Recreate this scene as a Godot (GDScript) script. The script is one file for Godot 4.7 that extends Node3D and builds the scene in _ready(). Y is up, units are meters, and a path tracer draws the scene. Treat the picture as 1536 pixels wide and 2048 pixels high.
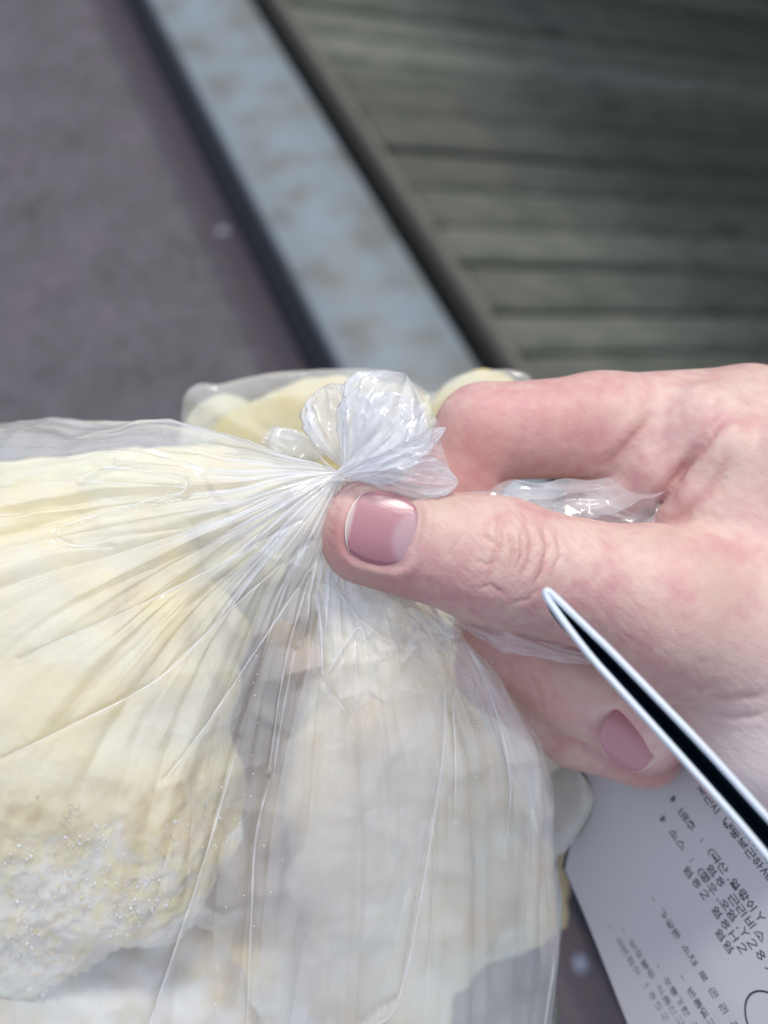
extends Node3D
# A knotted plastic bag of buns pinched between thumb and fingers, over a pavement, a stone ledge and a plank ramp.
# Near things are modelled in millimetres in a frame that leans with the bag and the hand (LEAN), and set into the world in metres.
const EYE := Vector3(0.0, 1.15, 0.0)
var LEAN := Basis(Vector3.RIGHT, deg_to_rad(-55.0))
var taken := {}
var M := {}


# ---------------------------------------------------------------- helpers
func numbered(called: String) -> String:
	var n: int = taken.get(called, -1) + 1
	taken[called] = n
	return called if n == 0 else "%s_%03d" % [called, n]


func tag(o: Node3D, label: String, category: String, group := "") -> void:
	o.set_meta("label", label)
	o.set_meta("category", category)
	if group:
		o.set_meta("group", group)


# A thing whose parts are modelled in millimetres about `base`.
func near_thing(called: String, label: String, category: String, base: Vector3, group := "") -> Node3D:
	var o := Node3D.new()
	o.name = numbered(called)
	o.transform = Transform3D(LEAN, EYE + LEAN * (base * 0.001))
	add_child(o)
	tag(o, label, category, group)
	return o


func part(called: String, mesh: Mesh, material: Material, parent: Node) -> MeshInstance3D:
	var o := MeshInstance3D.new()
	o.name = called if parent != self else numbered(called)
	o.mesh = mesh
	o.material_override = material
	o.cast_shadow = GeometryInstance3D.SHADOW_CASTING_SETTING_ON
	parent.add_child(o, true)
	return o


func structure(o: Node3D) -> void:
	o.set_meta("kind", "structure")


func noise(kind: int, seed_: int, frequency: float, octaves := 3) -> FastNoiseLite:
	var n := FastNoiseLite.new()
	n.noise_type = kind as FastNoiseLite.NoiseType
	n.seed = seed_
	n.frequency = frequency
	n.fractal_type = FastNoiseLite.FRACTAL_FBM if octaves > 1 else FastNoiseLite.FRACTAL_NONE
	n.fractal_octaves = octaves
	return n


func cells(seed_: int, frequency: float) -> FastNoiseLite:
	var n := noise(FastNoiseLite.TYPE_CELLULAR, seed_, frequency, 1)
	n.cellular_return_type = FastNoiseLite.RETURN_DISTANCE2_SUB
	n.cellular_jitter = 1.0
	return n


func noise_texture(n: FastNoiseLite, size: int, ramp: Gradient = null, bumps := 0.0) -> NoiseTexture2D:
	var t := NoiseTexture2D.new()
	t.noise = n
	t.width = size
	t.height = size
	t.seamless = true
	t.seamless_blend_skirt = 0.3
	if ramp:
		t.color_ramp = ramp
	if bumps > 0.0:
		t.as_normal_map = true
		t.bump_strength = bumps
	return t


func ramp(stops: Array) -> Gradient:
	var g := Gradient.new()
	var o := PackedFloat32Array()
	var c := PackedColorArray()
	for s in stops:
		o.append(s[0])
		c.append(s[1])
	g.offsets = o
	g.colors = c
	return g


func lin(r: float, g: float, b: float) -> Color:
	return Color(r, g, b).linear_to_srgb()


func plain(r: float, g: float, b: float, rough: float) -> StandardMaterial3D:
	var m := StandardMaterial3D.new()
	m.albedo_color = lin(r, g, b)
	m.roughness = rough
	return m


func film(r: float, g: float, b: float, alpha: float, rough: float, bump_frequency := 0.0, strength := 1.0) -> StandardMaterial3D:
	var m := StandardMaterial3D.new()
	var c := lin(r, g, b)
	c.a = alpha
	m.albedo_color = c
	m.roughness = rough
	m.transparency = BaseMaterial3D.TRANSPARENCY_ALPHA
	m.cull_mode = BaseMaterial3D.CULL_DISABLED
	if bump_frequency > 0.0:
		m.normal_enabled = true
		m.normal_texture = noise_texture(noise(FastNoiseLite.TYPE_SIMPLEX_SMOOTH, 5, 0.02, 4), 512, null, 4.0)
		m.normal_scale = strength
		m.uv1_triplanar = true
		m.uv1_scale = Vector3.ONE * bump_frequency
	return m


func to_mesh(v: PackedVector3Array, idx: PackedInt32Array, colors := PackedColorArray(), uv := PackedVector2Array()) -> ArrayMesh:
	var nor := PackedVector3Array()
	nor.resize(v.size())
	for t in range(0, idx.size(), 3):
		var a := idx[t]
		var b := idx[t + 1]
		var c := idx[t + 2]
		var n := (v[c] - v[a]).cross(v[b] - v[a])
		nor[a] += n
		nor[b] += n
		nor[c] += n
	for i in nor.size():
		nor[i] = nor[i].normalized()
	var arrays := []
	arrays.resize(Mesh.ARRAY_MAX)
	arrays[Mesh.ARRAY_VERTEX] = v
	arrays[Mesh.ARRAY_NORMAL] = nor
	arrays[Mesh.ARRAY_INDEX] = idx
	if colors.size():
		arrays[Mesh.ARRAY_COLOR] = colors
	if uv.size():
		arrays[Mesh.ARRAY_TEX_UV] = uv
	var m := ArrayMesh.new()
	m.add_surface_from_arrays(Mesh.PRIMITIVE_TRIANGLES, arrays)
	return m


# Indices of a grid of nu columns by nv rows (closed: the last column joins the first).
func grid_index(nu: int, nv: int, closed: bool) -> PackedInt32Array:
	var idx := PackedInt32Array()
	var last := nu if closed else nu - 1
	for i in last:
		var k := (i + 1) % nu
		for j in nv - 1:
			var a := i * nv + j
			var b := k * nv + j
			idx.append_array([a, b, b + 1, a, b + 1, a + 1])
	return idx


func spline(a: Vector3, b: Vector3, c: Vector3, d: Vector3, t: float) -> Vector3:
	var t2 := t * t
	var t3 := t2 * t
	return 0.5 * (2.0 * b + (c - a) * t + (2.0 * a - 5.0 * b + 4.0 * c - d) * t2 + (3.0 * b - a - 3.0 * c + d) * t3)


func along(p: Array, t: float) -> Vector3:
	var n := p.size() - 1
	var x := clampf(t, 0.0, 1.0) * n
	var i := mini(int(x), n - 1)
	return spline(p[maxi(i - 1, 0)], p[i], p[i + 1], p[mini(i + 2, n)], x - i)


func segment_distance(p: Vector2, line: PackedVector2Array) -> float:
	var best := 1e9
	for i in line.size() - 1:
		var a := line[i]
		var ba := line[i + 1] - a
		var t := clampf((p - a).dot(ba) / ba.length_squared(), 0.0, 1.0)
		best = minf(best, (p - a - ba * t).length_squared())
	return sqrt(best)


func box_part(st: SurfaceTool, x: Transform3D, size: Vector3, bevel: float) -> void:
	# a box with chamfered edges
	var h := size * 0.5
	var b := bevel
	for axis in 3:
		for s in [-1.0, 1.0]:
			var n := Vector3.ZERO
			n[axis] = s
			var u := Vector3.ZERO
			u[(axis + 1) % 3] = 1.0
			var w := n.cross(u)
			var hu := h[(axis + 1) % 3] - b
			var hw := h[(axis + 2) % 3] - b
			var c := n * h[axis]
			quad(st, x, c - u * hu - w * hw, c - u * hu + w * hw, c + u * hu + w * hw, c + u * hu - w * hw)
			# chamfers to the next axis
			for s2 in [-1.0, 1.0]:
				var a2 := (axis + 1) % 3
				var a3 := (axis + 2) % 3
				var p := Vector3.ZERO
				p[axis] = s * h[axis]
				p[a2] = s2 * (h[a2] - b)
				var q := Vector3.ZERO
				q[axis] = s * (h[axis] - b)
				q[a2] = s2 * h[a2]
				var e := Vector3.ZERO
				e[a3] = h[a3] - b
				if s * s2 > 0:
					quad(st, x, p - e, p + e, q + e, q - e)
				else:
					quad(st, x, p + e, p - e, q - e, q + e)


func quad(st: SurfaceTool, x: Transform3D, a: Vector3, b: Vector3, c: Vector3, d: Vector3) -> void:
	for p in [a, b, c, a, c, d]:
		st.add_vertex(x * (p as Vector3))


# ---------------------------------------------------------------- the hand's distance field
var G0 := Vector3(-16, -56, -240)
var GH := 0.8
var GN := Vector3i(170, 116, 122)
var F := PackedFloat32Array()


func bone(a: Vector3, b: Vector3, ra: float, rb: float, k: float) -> void:
	var m := maxf(ra, rb) + k + 1.6
	var lo := (Vector3(minf(a.x, b.x), minf(a.y, b.y), minf(a.z, b.z)) - Vector3.ONE * m - G0) / GH
	var hi := (Vector3(maxf(a.x, b.x), maxf(a.y, b.y), maxf(a.z, b.z)) + Vector3.ONE * m - G0) / GH
	var ba := b - a
	var inv := 1.0 / maxf(ba.length_squared(), 1e-6)
	var dr := rb - ra
	var ik := 0.25 / k
	var x0 := maxi(int(lo.x), 0)
	var x1 := mini(int(hi.x) + 1, GN.x - 1)
	for iz in range(maxi(int(lo.z), 0), mini(int(hi.z) + 1, GN.z - 1) + 1):
		for iy in range(maxi(int(lo.y), 0), mini(int(hi.y) + 1, GN.y - 1) + 1):
			var i := (iz * GN.y + iy) * GN.x + x0
			var p := G0 + Vector3(x0, iy, iz) * GH - a
			for ix in range(x0, x1 + 1):
				var t := clampf(p.dot(ba) * inv, 0.0, 1.0)
				var d := (p - ba * t).length() - ra - dr * t
				var o := F[i]
				var h := maxf(k - absf(o - d), 0.0)
				F[i] = minf(o, d) - h * h * ik
				i += 1
				p.x += GH


func field(p: Vector3) -> float:
	var q := (p - G0) / GH
	var x := clampi(int(q.x), 0, GN.x - 2)
	var y := clampi(int(q.y), 0, GN.y - 2)
	var z := clampi(int(q.z), 0, GN.z - 2)
	var fx := q.x - x
	var fy := q.y - y
	var fz := q.z - z
	var i := (z * GN.y + y) * GN.x + x
	var j := i + GN.x * GN.y
	var a := lerpf(lerpf(F[i], F[i + 1], fx), lerpf(F[i + GN.x], F[i + GN.x + 1], fx), fy)
	var b := lerpf(lerpf(F[j], F[j + 1], fx), lerpf(F[j + GN.x], F[j + GN.x + 1], fx), fy)
	return lerpf(a, b, fz)


func slope(p: Vector3) -> Vector3:
	var e := GH
	return Vector3(field(p + Vector3(e, 0, 0)) - field(p - Vector3(e, 0, 0)), field(p + Vector3(0, e, 0)) - field(p - Vector3(0, e, 0)), field(p + Vector3(0, 0, e)) - field(p - Vector3(0, 0, e))) / (2.0 * e)


func surface_nets() -> Array:
	var v := PackedVector3Array()
	var idx := PackedInt32Array()
	var at := PackedInt32Array()
	at.resize(F.size())
	at.fill(-1)
	var sx := 1
	var sy := GN.x
	var sz := GN.x * GN.y
	var reach := GH * 1.8
	var corner := [0, sx, sy, sx + sy, sz, sz + sx, sz + sy, sz + sx + sy]
	var spot := [Vector3(0, 0, 0), Vector3(1, 0, 0), Vector3(0, 1, 0), Vector3(1, 1, 0), Vector3(0, 0, 1), Vector3(1, 0, 1), Vector3(0, 1, 1), Vector3(1, 1, 1)]
	var edges := [[0, 1], [2, 3], [4, 5], [6, 7], [0, 2], [1, 3], [4, 6], [5, 7], [0, 4], [1, 5], [2, 6], [3, 7]]
	for z in GN.z - 1:
		for y in GN.y - 1:
			var i := (z * GN.y + y) * GN.x
			for x in GN.x - 1:
				var f0 := F[i]
				if absf(f0) < reach:
					var inside := 0
					for c in 8:
						if F[i + corner[c]] < 0.0:
							inside += 1
					if inside > 0 and inside < 8:
						var sum := Vector3.ZERO
						var n := 0
						for e in edges:
							var a := F[i + corner[e[0]]]
							var b := F[i + corner[e[1]]]
							if (a < 0.0) != (b < 0.0):
								sum += (spot[e[0]] as Vector3).lerp(spot[e[1]], a / (a - b))
								n += 1
						at[i] = v.size()
						v.append(G0 + (Vector3(x, y, z) + sum / n) * GH)
				i += 1
	for z in range(1, GN.z - 1):
		for y in range(1, GN.y - 1):
			var i := (z * GN.y + y) * GN.x + 1
			for x in range(1, GN.x - 1):
				if at[i] >= 0:
					var f0 := F[i]
					for way in [[sx, sy, sz], [sy, sz, sx], [sz, sx, sy]]:
						var f1 := F[i + way[0]]
						if (f0 < 0.0) != (f1 < 0.0):
							var a := at[i]
							var b := at[i - way[1]]
							var c := at[i - way[1] - way[2]]
							var d := at[i - way[2]]
							if f0 < 0.0:
								idx.append_array([a, c, b, a, d, c])
							else:
								idx.append_array([a, b, c, a, c, d])
				elif absf(F[i]) < reach:
					pass
				i += 1
	return [v, idx]


# Splits each triangle that `chosen` accepts into four; new points are pulled onto the field, those on the rim of the choice stay put.
func refine(v: PackedVector3Array, idx: PackedInt32Array, chosen: Callable) -> Array:
	var out := PackedInt32Array()
	var mid := {}
	var uses := {}
	for t in range(0, idx.size(), 3):
		var a := idx[t]
		var b := idx[t + 1]
		var c := idx[t + 2]
		if not chosen.call((v[a] + v[b] + v[c]) / 3.0):
			out.append_array([a, b, c])
			continue
		var m := PackedInt32Array()
		for e in [[a, b], [b, c], [c, a]]:
			var key: int = mini(e[0], e[1]) * 4194304 + maxi(e[0], e[1])
			if not mid.has(key):
				mid[key] = v.size()
				uses[key] = 0
				v.append((v[e[0]] + v[e[1]]) * 0.5)
			uses[key] += 1
			m.append(mid[key])
		out.append_array([a, m[0], m[2], m[0], b, m[1], m[2], m[1], c, m[0], m[1], m[2]])
	for key in mid:
		if uses[key] > 1:
			var p := v[mid[key]]
			var g := slope(p)
			v[mid[key]] = p - g * (field(p) / maxf(g.length_squared(), 0.2))
	return [v, out]


# ---------------------------------------------------------------- build
func _ready() -> void:
	view()
	materials()
	ground()
	second_bag()
	buns()
	bag()
	hand()
	paper()


func view() -> void:
	var camera := Camera3D.new()
	camera.name = "camera"
	camera.transform = Transform3D(LEAN, EYE)
	camera.keep_aspect = Camera3D.KEEP_HEIGHT
	camera.fov = 52.0
	var lens := CameraAttributesPhysical.new()
	lens.frustum_focal_length = 24.6
	lens.frustum_focus_distance = 0.163
	lens.frustum_near = 0.01
	lens.frustum_far = 60.0
	lens.exposure_aperture = 8.5
	camera.attributes = lens
	add_child(camera)
	camera.current = true
	camera.fov = 52.0
	camera.near = 0.01
	camera.far = 60.0
	var sky := ProceduralSkyMaterial.new()
	sky.sky_top_color = Color(0.88, 0.92, 1.0)
	sky.sky_horizon_color = Color(0.5, 0.54, 0.62)
	sky.sky_curve = 0.22
	sky.sky_energy_multiplier = 0.85
	sky.ground_bottom_color = Color(0.16, 0.16, 0.18)
	sky.ground_horizon_color = Color(0.34, 0.36, 0.4)
	sky.sun_angle_max = 0.0
	var e := Environment.new()
	e.background_mode = Environment.BG_SKY
	e.sky = Sky.new()
	e.sky.sky_material = sky
	e.tonemap_mode = Environment.TONE_MAPPER_LINEAR
	e.tonemap_exposure = 1.55
	e.sdfgi_enabled = true
	e.ssao_enabled = true
	e.ssil_enabled = true
	var w := WorldEnvironment.new()
	w.name = "environment"
	w.environment = e
	add_child(w)
	var sun := DirectionalLight3D.new()
	sun.name = "sun"
	sun.light_energy = 0.5
	sun.light_angular_distance = 11.0
	sun.light_color = Color(1.0, 0.97, 0.93)
	sun.shadow_enabled = true
	sun.look_at_from_position(Vector3(0.2, 1.0, -0.36), Vector3.ZERO)
	add_child(sun)


func materials() -> void:
	M.film = film(0.93, 0.94, 0.96, 0.30, 0.11, 70.0, 0.18)
	M.film_back = film(0.9, 0.93, 0.97, 0.12, 0.18)
	M.knot = film(0.92, 0.94, 0.98, 0.27, 0.1, 120.0, 0.35)
	M.fold = film(0.92, 0.93, 0.96, 0.14, 0.11, 60.0, 0.2)
	M.crease = film(0.95, 0.96, 1.0, 0.3, 0.08)
	M.far_film = film(0.9, 0.93, 0.95, 0.26, 0.16, 40.0, 0.6)
	var skin := StandardMaterial3D.new()
	skin.albedo_color = Color.WHITE
	skin.vertex_color_use_as_albedo = true
	skin.roughness = 0.5
	skin.metallic_specular = 0.42
	skin.subsurf_scatter_enabled = true
	skin.subsurf_scatter_strength = 0.1
	skin.heightmap_enabled = true
	skin.heightmap_texture = noise_texture(cells(3, 0.03), 512)
	skin.heightmap_scale = 0.0045
	skin.uv1_triplanar = true
	skin.uv1_scale = Vector3.ONE * 75.0
	M.skin = skin
	var nail := StandardMaterial3D.new()
	nail.vertex_color_use_as_albedo = true
	nail.roughness = 0.3
	nail.clearcoat_enabled = true
	nail.clearcoat = 0.12
	nail.clearcoat_roughness = 0.25
	M.nail = nail
	var bun := StandardMaterial3D.new()
	bun.vertex_color_use_as_albedo = true
	bun.roughness = 0.75
	bun.heightmap_enabled = true
	bun.heightmap_texture = noise_texture(noise(FastNoiseLite.TYPE_SIMPLEX_SMOOTH, 8, 0.03, 4), 512)
	bun.heightmap_scale = 0.02
	bun.uv1_triplanar = true
	bun.uv1_scale = Vector3.ONE * 30.0
	bun.subsurf_scatter_enabled = true
	bun.subsurf_scatter_strength = 0.25
	M.bun = bun
	M.sugar = plain(0.72, 0.6, 0.28, 0.6)
	M.frost = plain(0.86, 0.88, 0.92, 0.4)
	M.card = plain(0.72, 0.78, 0.86, 0.45)
	M.dark_lining = plain(0.02, 0.045, 0.075, 0.35)


# ---------------------------------------------------------------- the place behind
func ground() -> void:
	var step_turn := Basis(Vector3(0.926, 0, -0.378), Vector3.UP, Vector3(0.378, 0, 0.926))  # x across the ledge, z back along it
	var rand := RandomNumberGenerator.new()
	rand.seed = 11

	# pavement: asphalt with stains and a reddish band of old paint along the foot of the ledge
	var size := 1024
	var im := Image.create(size, size, false, Image.FORMAT_RGB8)
	var coarse := noise(FastNoiseLite.TYPE_SIMPLEX_SMOOTH, 21, 0.008, 4)
	var fine := noise(FastNoiseLite.TYPE_SIMPLEX_SMOOTH, 22, 0.09, 3)
	var mid := noise(FastNoiseLite.TYPE_SIMPLEX_SMOOTH, 24, 0.035, 2)
	var spots := []
	for i in 70:
		spots.append(Vector3(rand.randf() * size, rand.randf() * size, rand.randf_range(4.0, 11.0)))
	var dark := PackedFloat32Array()
	dark.resize(size * size)
	for s in spots:
		var r := int((s as Vector3).z) + 2
		var w := rand.randf_range(-0.5, 0.9)
		for y in range(-r, r + 1):
			for x in range(-r, r + 1):
				var d: float = sqrt(float(x * x + y * y)) / s.z
				if d < 1.0:
					dark[posmod(int(s.y) + y, size) * size + posmod(int(s.x) + x, size)] = w * (1.0 - d * d)
	for y in size:
		for x in size:
			var c := coarse.get_noise_2d(x, y)
			var k := 0.088 + 0.02 * c + 0.022 * mid.get_noise_2d(x, y) + 0.03 * fine.get_noise_2d(x, y) - 0.08 * dark[y * size + x]
			var redder := clampf(0.5 + 1.4 * coarse.get_noise_2d(x * 0.6 + 300, y * 0.6), 0.0, 1.0) * 0.1
			im.set_pixel(x, y, Color(k * (0.98 + redder), k * 0.95, k * (1.06 + redder * 0.5)).linear_to_srgb())
	var asphalt := StandardMaterial3D.new()
	asphalt.albedo_texture = ImageTexture.create_from_image(im)
	asphalt.roughness = 0.85
	asphalt.uv1_triplanar = true
	asphalt.uv1_world_triplanar = true
	asphalt.uv1_scale = Vector3.ONE * 0.9
	var sheet := PlaneMesh.new()
	sheet.size = Vector2(80, 80)
	var pavement := part("pavement", sheet, asphalt, self)
	structure(pavement)
	pavement.transform = Transform3D(step_turn, step_turn * Vector3(-39.6, 0, 0))
	var lower := part("lower_ground", sheet, asphalt, self)
	structure(lower)
	lower.transform = Transform3D(step_turn, step_turn * Vector3(40.3, -0.75, 0))
	var band := BoxMesh.new()
	band.size = Vector3(0.05, 0.003, 6.0)
	var red_paint := StandardMaterial3D.new()
	red_paint.albedo_texture = noise_texture(noise(FastNoiseLite.TYPE_SIMPLEX_SMOOTH, 31, 0.02, 4), 512, ramp([[0.3, lin(0.18, 0.125, 0.13)], [0.6, lin(0.155, 0.124, 0.135)], [0.9, lin(0.14, 0.125, 0.14)]]))
	red_paint.roughness = 0.8
	red_paint.uv1_triplanar = true
	red_paint.uv1_scale = Vector3.ONE * 3.0
	var strip := part("faded_paint_line", band, red_paint, pavement)
	strip.position = Vector3(39.6 + 0.268, 0.0025, -1.2)

	# ledge
	var blue := StandardMaterial3D.new()
	blue.albedo_texture = noise_texture(noise(FastNoiseLite.TYPE_SIMPLEX_SMOOTH, 43, 0.006, 5), 1024, ramp([[0.0, lin(0.10, 0.105, 0.09)], [0.26, lin(0.14, 0.15, 0.145)], [0.42, lin(0.18, 0.205, 0.215)], [0.7, lin(0.185, 0.23, 0.265)], [1.0, lin(0.205, 0.255, 0.305)]]))
	blue.roughness = 0.55
	blue.uv1_triplanar = true
	blue.uv1_scale = Vector3.ONE * 1.7
	var ledge := Node3D.new()
	ledge.name = "stone_ledge"
	add_child(ledge)
	structure(ledge)
	ledge.transform = Transform3D(step_turn, step_turn * Vector3(0.3725, 0.0, -1.2))
	var st := SurfaceTool.new()
	st.begin(Mesh.PRIMITIVE_TRIANGLES)
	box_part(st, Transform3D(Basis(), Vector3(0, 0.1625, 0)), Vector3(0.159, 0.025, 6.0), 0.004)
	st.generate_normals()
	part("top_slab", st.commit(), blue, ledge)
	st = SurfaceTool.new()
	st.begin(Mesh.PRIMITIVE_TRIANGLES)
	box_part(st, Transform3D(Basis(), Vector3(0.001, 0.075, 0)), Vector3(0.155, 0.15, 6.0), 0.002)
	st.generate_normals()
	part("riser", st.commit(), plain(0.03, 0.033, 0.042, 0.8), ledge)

	# the open joint behind the ledge, then the ramp of planks falling away from it
	var fall := deg_to_rad(17.0)
	var ramp_turn := step_turn * Basis(Vector3(0, 0, 1), -fall)
	var ramp_node := Node3D.new()
	ramp_node.name = "ramp"
	add_child(ramp_node)
	structure(ramp_node)
	ramp_node.transform = Transform3D(ramp_turn, step_turn * Vector3(0.498, 0.172, -0.4))
	st = SurfaceTool.new()
	st.begin(Mesh.PRIMITIVE_TRIANGLES)
	box_part(st, Transform3D(Basis(), Vector3(1.35, -0.052, -0.8)), Vector3(2.7, 0.02, 3.6), 0.002)
	st.generate_normals()
	part("bearer", st.commit(), plain(0.035, 0.035, 0.03, 0.9), ramp_node)
	var z := 0.7
	var tones := []
	for k in 5:
		var wood := StandardMaterial3D.new()
		var t := 0.66 + 0.15 * k
		wood.albedo_texture = noise_texture(noise(FastNoiseLite.TYPE_SIMPLEX_SMOOTH, 60 + k, 0.016, 5), 512, ramp([[0.2, lin(0.062 * t, 0.072 * t, 0.056 * t)], [0.5, lin(0.112 * t, 0.122 * t, 0.098 * t)], [0.8, lin(0.165 * t, 0.168 * t, 0.14 * t)]]))
		wood.roughness = 0.8
		wood.uv1_triplanar = true
		wood.uv1_scale = Vector3(1.2, 8.0, 8.0)
		wood.uv1_offset = Vector3(0.31 * k, 0.17 * k, 0.0)
		tones.append(wood)
	while z > -2.4:
		var wide := rand.randf_range(0.07, 0.096)
		st = SurfaceTool.new()
		st.begin(Mesh.PRIMITIVE_TRIANGLES)
		var start := rand.randf_range(0.012, 0.016)
		box_part(st, Transform3D(Basis(Vector3(1, 0, 0), rand.randf_range(-0.015, 0.015)), Vector3(start + 1.3, -0.02 + rand.randf_range(-0.007, 0.002), -wide * 0.5)), Vector3(2.6, 0.04, wide), 0.006)
		st.generate_normals()
		var board := part("plank", st.commit(), tones[rand.randi() % 5], ramp_node)
		board.position.z = z
		board.rotation.y = deg_to_rad(-4.0)
		board.position.x = (0.7 - z) * 0.0
		z -= wide + rand.randf_range(0.004, 0.011)

	st = SurfaceTool.new()
	st.begin(Mesh.PRIMITIVE_TRIANGLES)
	box_part(st, Transform3D(Basis(), Vector3(0.004, -0.012, -0.8)), Vector3(0.014, 0.036, 3.6), 0.003)
	st.generate_normals()
	part("edge_rail", st.commit(), plain(0.13, 0.12, 0.10, 0.75), ramp_node)

	# unseen wall and canopy, added at the right only to shade the ramp
	var shade_wall := Node3D.new()
	shade_wall.name = "added_shade_wall"
	add_child(shade_wall)
	tag(shade_wall, "unseen dark wall and canopy added to shade the ramp", "wall")
	shade_wall.transform = Transform3D(step_turn, step_turn * Vector3(2.6, 0, -1.2))
	st = SurfaceTool.new()
	st.begin(Mesh.PRIMITIVE_TRIANGLES)
	box_part(st, Transform3D(Basis(), Vector3(0.15, 1.5, 0)), Vector3(0.3, 4.4, 6.0), 0.01)
	box_part(st, Transform3D(Basis(), Vector3(-0.6, 1.95, 0)), Vector3(1.2, 0.12, 6.0), 0.01)
	st.generate_normals()
	part("shade_slabs", st.commit(), plain(0.05, 0.06, 0.055, 0.8), shade_wall)

	# two bits of litter
	for k in 2:
		var where: Vector3 = step_turn * Vector3(0.272, 0.006, -1.36) if k == 0 else Vector3(0.202, 0.004, -0.238)
		var scrap := part("white_stone" if k == 0 else "paper_scrap", lump(Vector3(0.011, 0.006, 0.008) if k == 0 else Vector3(0.006, 0.003, 0.008), 0.3, 77 + k), plain(0.7, 0.64, 0.62, 0.7) if k == 0 else plain(0.5, 0.55, 0.65, 0.6), self)
		scrap.position = where
		tag(scrap, "small pale stone on the pavement at the foot of the ledge" if k == 0 else "small crumpled white paper scrap on the pavement beside the printed sheet", "stone" if k == 0 else "paper scrap")


func lump(r: Vector3, rough: float, seed_: int, nu := 20, nv := 12) -> ArrayMesh:
	var n := noise(FastNoiseLite.TYPE_SIMPLEX_SMOOTH, seed_, 0.9, 2)
	var v := PackedVector3Array()
	for i in nu:
		for j in nv:
			var a := TAU * i / nu
			var b := PI * j / (nv - 1)
			var d := Vector3(sin(b) * cos(a), cos(b), sin(b) * sin(a))
			v.append(d * r * (1.0 + rough * n.get_noise_3dv(d * 1.5)))
	return to_mesh(v, grid_index(nu, nv, true))


# ---------------------------------------------------------------- buns
# A soft bun: a lumpy, dimpled ellipsoid in millimetres; `crust` browns it in patches, `sugared` whitens it in patches.
var bun_skin := PackedVector3Array()


func bun(label: String, group: String, c: Vector3, r: Vector3, tilt: float, tone: Color, crust: Color, seed_: int, share := 0.5, dense := 72, crusty := false) -> Node3D:
	var o := near_thing("bun", label, "bun", c, group)
	var n := noise(FastNoiseLite.TYPE_SIMPLEX_SMOOTH, seed_, 0.034, 2 if crusty else 3)
	var n2 := noise(FastNoiseLite.TYPE_SIMPLEX_SMOOTH, seed_ + 50, 0.16, 3)
	var crumbly := noise(FastNoiseLite.TYPE_SIMPLEX, seed_ + 60, 0.35, 3)
	var nu := dense * 2
	var nv := dense
	var v := PackedVector3Array()
	var col := PackedColorArray()
	var turn := Basis(Vector3(0, 0, 1), deg_to_rad(tilt))
	for i in nu:
		for j in nv:
			var a := TAU * i / nu
			var b := PI * j / (nv - 1)
			var d := Vector3(sin(b) * cos(a), cos(b), sin(b) * sin(a))
			var q := Vector3(signf(d.x) * pow(absf(d.x), 0.85), signf(d.y) * pow(absf(d.y), 0.85), signf(d.z) * pow(absf(d.z), 0.85)) * r
			q = turn * q
			var k := n.get_noise_3dv(q + c)
			var k2 := n2.get_noise_3dv(q + c)
			q *= 1.0 + (0.17 if crusty else 0.22) * k + 0.015 * k2
			if crusty and q.z > 18.0:
				q.z = 18.0 + 9.0 * (1.0 - exp(-(q.z - 18.0) / 9.0))
			if crusty:
				q += d * crumbly.get_noise_3dv(q) * 0.8 * clampf(-0.3 - q.y * 0.06, 0.04, 1.0)
				col.append(yellow_crust(q))
				v.append(q * 0.001)
				continue
			v.append(q * 0.001)
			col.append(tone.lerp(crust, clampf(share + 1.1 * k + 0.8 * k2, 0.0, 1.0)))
	bun_skin = v
	part("crumb_body", to_mesh(v, grid_index(nu, nv, true), col), M.bun, o)
	return o


func buns() -> void:
	var g := "buns in the knotted bag"
	var cream := Color(0.82, 0.74, 0.46)
	var yellow := Color(0.80, 0.66, 0.28)
	var pale := Color(0.80, 0.78, 0.62)
	var brown := Color(0.46, 0.30, 0.12)
	var white := Color(0.84, 0.84, 0.82)
	bun("pale greyish bun under the top left fold of the film", g, Vector3(-55.86, -8.97, -214.00), Vector3(43, 21, 23), 4.0, Color(0.74, 0.70, 0.50), Color(0.78, 0.71, 0.44), 201, 0.4)
	var b := bun("big crumbly yellow bun at the left edge, frosted along its lower half", g, Vector3(-68.06, -38.96, -199.00), Vector3(41, 46, 30), 4.0, cream, yellow, 219, 0.3, 170, true)
	crumbs(b, Vector3(-68.06, -38.96, -199.00), 3)
	bun("frosted pale bun in the bottom left corner", g, Vector3(-64.56, -103.61, -206.00), Vector3(42, 25, 29), -5.0, Color(0.72, 0.72, 0.70), Color(0.50, 0.38, 0.12), 204, 0.36)
	bun("blurred cream bun at bottom centre under the film", g, Vector3(-17.44, -134.32, -286.00), Vector3(46, 34, 22), 5.0, Color(0.94, 0.90, 0.76), Color(0.86, 0.70, 0.36), 205, 0.4)
	bun("large pale bun behind the middle and right folds of the bag", g, Vector3(7.62, -74.47, -258.00), Vector3(34, 54, 17), 3.0, Color(0.95, 0.88, 0.66), Color(0.80, 0.64, 0.36), 206, 0.3)
	bun("extra bun coloured dark brown for the shade deep in the gap beside the big yellow bun", g, Vector3(-35.94, -56.90, -262.00), Vector3(32, 42, 13), 0.0, Color(0.34, 0.22, 0.09), Color(0.46, 0.33, 0.15), 207, 0.4)  # its brown stands in for the shade inside the gap
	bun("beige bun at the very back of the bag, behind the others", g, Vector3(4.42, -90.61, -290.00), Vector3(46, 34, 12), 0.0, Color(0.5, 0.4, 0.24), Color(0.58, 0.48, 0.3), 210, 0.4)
	bun("grey beige bun in the bottom right corner of the bag", g, Vector3(27.28, -127.31, -258.00), Vector3(15, 26, 15), 4.0, Color(0.32, 0.30, 0.26), Color(0.42, 0.38, 0.3), 209, 0.4)


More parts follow.
